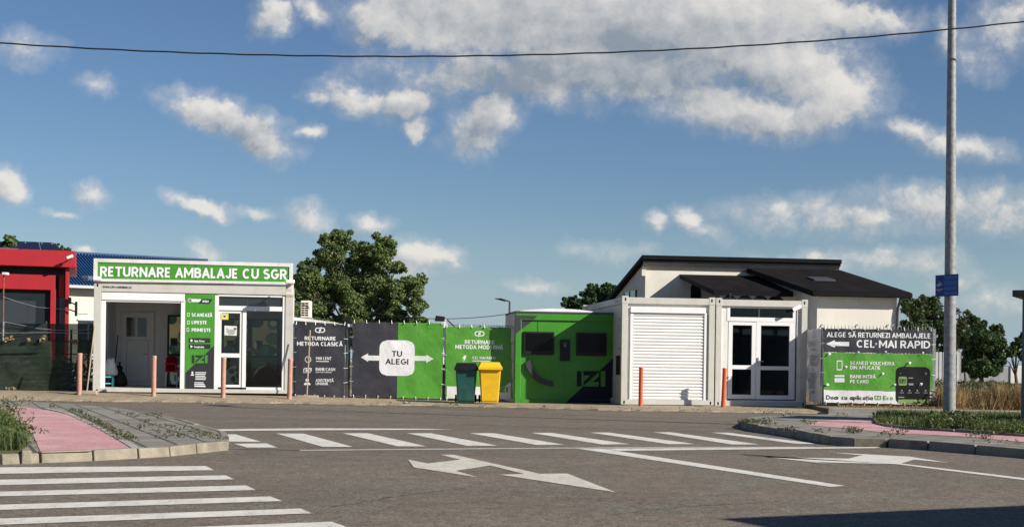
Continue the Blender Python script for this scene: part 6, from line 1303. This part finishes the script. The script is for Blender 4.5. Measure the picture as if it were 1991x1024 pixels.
x, z = fH.p(1417, 572, PE-.03); mb = MB(); mb.tube([(x, PE-.03, ze2-.1), (x, PE+.05, ze2-.25), (x-.16, pw-.05, ze2-.55), (x-.16, pw-.05, 0)], .04, 8); mb.build('downpipe', 'dark_metal', hs)
# ================================================================== lamp post, signs, lamps, cables, shelter
pb = gnd(1843, 823, .13); tp = at(1848.6, -10, pb.y); lp = thing('lamp_post', 'tall galvanised steel lamp post carrying the small blue sign', 'lamp post', pb, 0); d = tp-pb
MB().tube([d*-.02, d*.34, d*.68, d*1.02], [.112, .098, .083, .068], 24).build('pole', 'galvanised', lp, smooth=True); MB().tube([d*1.02, d*1.05+Vector((-.2, .3, .1)), d*1.07+Vector((-.8, 1.3, .2))], [.06, .05, .04], 10).build('arm', 'galvanised', lp); MB().box(-1.15, 1.2, d.z*1.07+.14, -.65, 1.95, d.z*1.07+.27).build('lamp_head', 'dark_metal', lp, bevel=.03)
qs_ = at(1838.5, 554.5, pb.y-.13); sgn = thing('blue_sign', 'small blue information sign strapped to the lamp post', 'sign', qs_, -.42); fg = Frame(qs_, -.42); QS = [(1816.2, 535.2), (1861, 532.2), (1861, 574.4), (1816.2, 577)]
mb = MB(); shape(mb, fg, QS, 0, None, .012); mb.build('plate', 'sign_blue', sgn); mb = MB(); shape(mb, fg, [(1832, 534.6), (1860.6, 532.8), (1860.6, 574), (1832, 575.6)], -.0135, None, .002); mb.build('print', 'sign_blue', sgn)
mb = MB()
for y0, y1 in ((536, 543.5), (545.5, 555), (557, 564.5), (567, 573)): shape(mb, fg, [(1832.5, y0+.3), (1858, y0-1.3), (1858, y1-1.4), (1832.5, y1)], -.017)
mb.build('print', 'sign_blue_light', sgn)
mb = MB(); shape(mb, fg, [(1818, 556), (1819.5, 552), (1826, 549.8), (1828, 549), (1829, 553.6), (1822, 556.9)], -.015); shape(mb, fg, [(1823, 545.8), (1824, 545.8), (1824.2, 550.5), (1823, 550.8)], -.015); shape(mb, fg, [(1817.3, 562.2), (1830.5, 561), (1830.5, 562.6), (1817.3, 563.9)], -.015); shape(mb, fg, [(1821, 565), (1826, 564.4), (1826, 565.9), (1821, 566.3)], -.015); mb.build('print', 'print_grey', sgn)
qq = at(988, 606, 44); sl2 = thing('street_lamp', 'small dark street lamp with flat head above the green kiosk', 'street lamp', Vector((qq.x, qq.y, .1)), 0); k = 44/F; zt4 = at(988, 586, 44).z-.1
MB().tube([(0, 0, -.2), (0, 0, zt4)], [.05, .03], 8).build('pole', 'dark_metal', sl2); MB().tube([(0, 0, zt4), (-10*k, 0, zt4+3*k)], .025, 6).build('arm', 'dark_metal', sl2); mb = MB(); mb.prism([(-30*k, zt4+5.5*k), (-22*k, zt4+6*k), (-7*k, zt4+1.5*k), (-8*k, zt4-.2*k), (-20*k, zt4+2.8*k)], -.15, .15); mb.build('lamp_head', 'dark_metal', sl2, bevel=.01); mb = MB(); mb.prism([(-19*k, zt4+6.3*k), (-9*k, zt4+3.5*k), (-9*k, zt4+2.9*k), (-19*k, zt4+5.7*k)], -.2, .2); mb.build('solar_panel', 'solar_panel', sl2)
qq = at(3, 655, 38.5); r5 = thing('rusty_lamp_pole', 'thin rusty pole with small floodlight before the red building', 'lamp post', Vector((qq.x, qq.y, .1)), 0); zt5 = at(2, 533, 38.5).z-.1
MB().tube([(0, 0, -.2), (.0, 0, zt5)], .022, 8).build('pole', 'rust', r5); MB().box(-.02, -.1, zt5-.02, .12, .08, zt5+.05).build('lamp_head', 'white_plastic', r5, bevel=.01)
def cable(name, label, pts, r, m_, tw=False, seg=6):
    from bisect import bisect
    P3 = [at(*p) for p in pts]; out = []
    X = np.array([p.x for p in P3])
    for t_ in np.linspace(0, 1, 140):
        x = X[0]+(X[-1]-X[0])*t_; out.append(Vector((x, float(np.interp(x, X, [p.y for p in P3])), float(np.polyval(cf_, x)) if False else 0)))
    deg = min(3, len(pts)-1); cf = np.polyfit(X, [p.z for p in P3], deg)
    for o_ in out: o_.z = float(np.polyval(cf, o_.x))+(.004*math.sin(o_.x*7) if tw else 0)
    mb = MB(); mb.tube(out, r, seg); o = mb.build(name, m_); return tag(o, label, 'cable')
cable('overhead_cable', 'long black overhead cable sagging across the whole sky', [(-500, 42, 24), (0, 80.5, 24), (470, 103, 24), (850, 113.5, 24), (1100, 109, 24), (1500, 88, 24), (1850, 53, 24), (1991, 38, 24), (2500, -25, 24)], .014, 'cable_black', True)
cable('thin_cable', 'thin dark cable sagging from the booth towards the kiosk roof', [(568, 562, 38.4), (640, 589, 38.3), (700, 603, 38.2), (780, 615, 38.1), (860, 620, 38), (920, 617, 38), (985, 610, 37.9)], .010, 'cable_black')
# bus shelter at the right edge
sb_ = gnd(1986, 822, .13); sh_ = thing('bus_shelter', 'dark metal bus shelter with flat roof beside the grass', 'bus shelter', sb_, -.5); zr6 = at(1986, 571, sb_.y).z-.13
fx = Frame(sb_, -.5)
for x, y in ((0, 0), (3.6, 0), (3.6, 1.3), (0, 1.3)): MB().box(x-.03, y-.03, -.1, x+.06, y+.06, zr6-.06).build('post', 'steel_blue', sh_)
MB().box(-.18, -.22, zr6-.06, 3.9, 1.5, zr6+.06).build('roof', 'dark_metal', sh_, bevel=.012)
MB().box(.09, 1.3, .15, 3.6, 1.32, zr6-.3).build('back_panel', 'steel_blue', sh_); MB().box(0, .07, .12, .03, 1.29, zr6-.25).build('side_panel', 'steel_blue', sh_); MB().box(.3, .8, .42, 3.2, 1.15, .47).build('bench', 'wood', sh_, bevel=.01)
for x in (.5, 3.0): MB().box(x-.03, .9, 0, x+.03, 1.05, .42).build('bench_leg', 'dark_metal', sh_)
# flat roofed block added out of view to cast the lower right road shadow
Hk = 3.0; tipp = gnd(1390, 1007, 0); cK = Vector((tipp.x, tipp.y, 0))+Vector((SUN.x, SUN.y, 0))*(Hk/math.tan(EL)); yk = math.atan2(.437, .90)
kk = thing('shadow_block', 'grey flat roofed block added beside the road, out of view, to cast a shadow', 'kiosk', cK, yk)
MB().box(.15, -3.0, 0, 6.8, -.15, Hk-.18).build('wall', 'grey_white', kk); MB().box(0, -3.2, Hk-.18, 7, 0, Hk).build('roof', 'dark_metal', kk, bevel=.02); w_ = MB().box(1.2, -.17, 1.0, 4.2, -.145, 2.3).build('window', 'dark_glass', kk); MB().box(1.1, -.20, .92, 4.3, -.10, .99).build('sill', 'white_plastic', w_); dd_ = MB().box(5.1, -.17, .02, 6.0, -.145, 2.1).build('door', 'steel_blue', kk); MB().box(5.2, -.21, 1.0, 5.25, -.17, 1.15).build('handle', 'chrome', dd_)
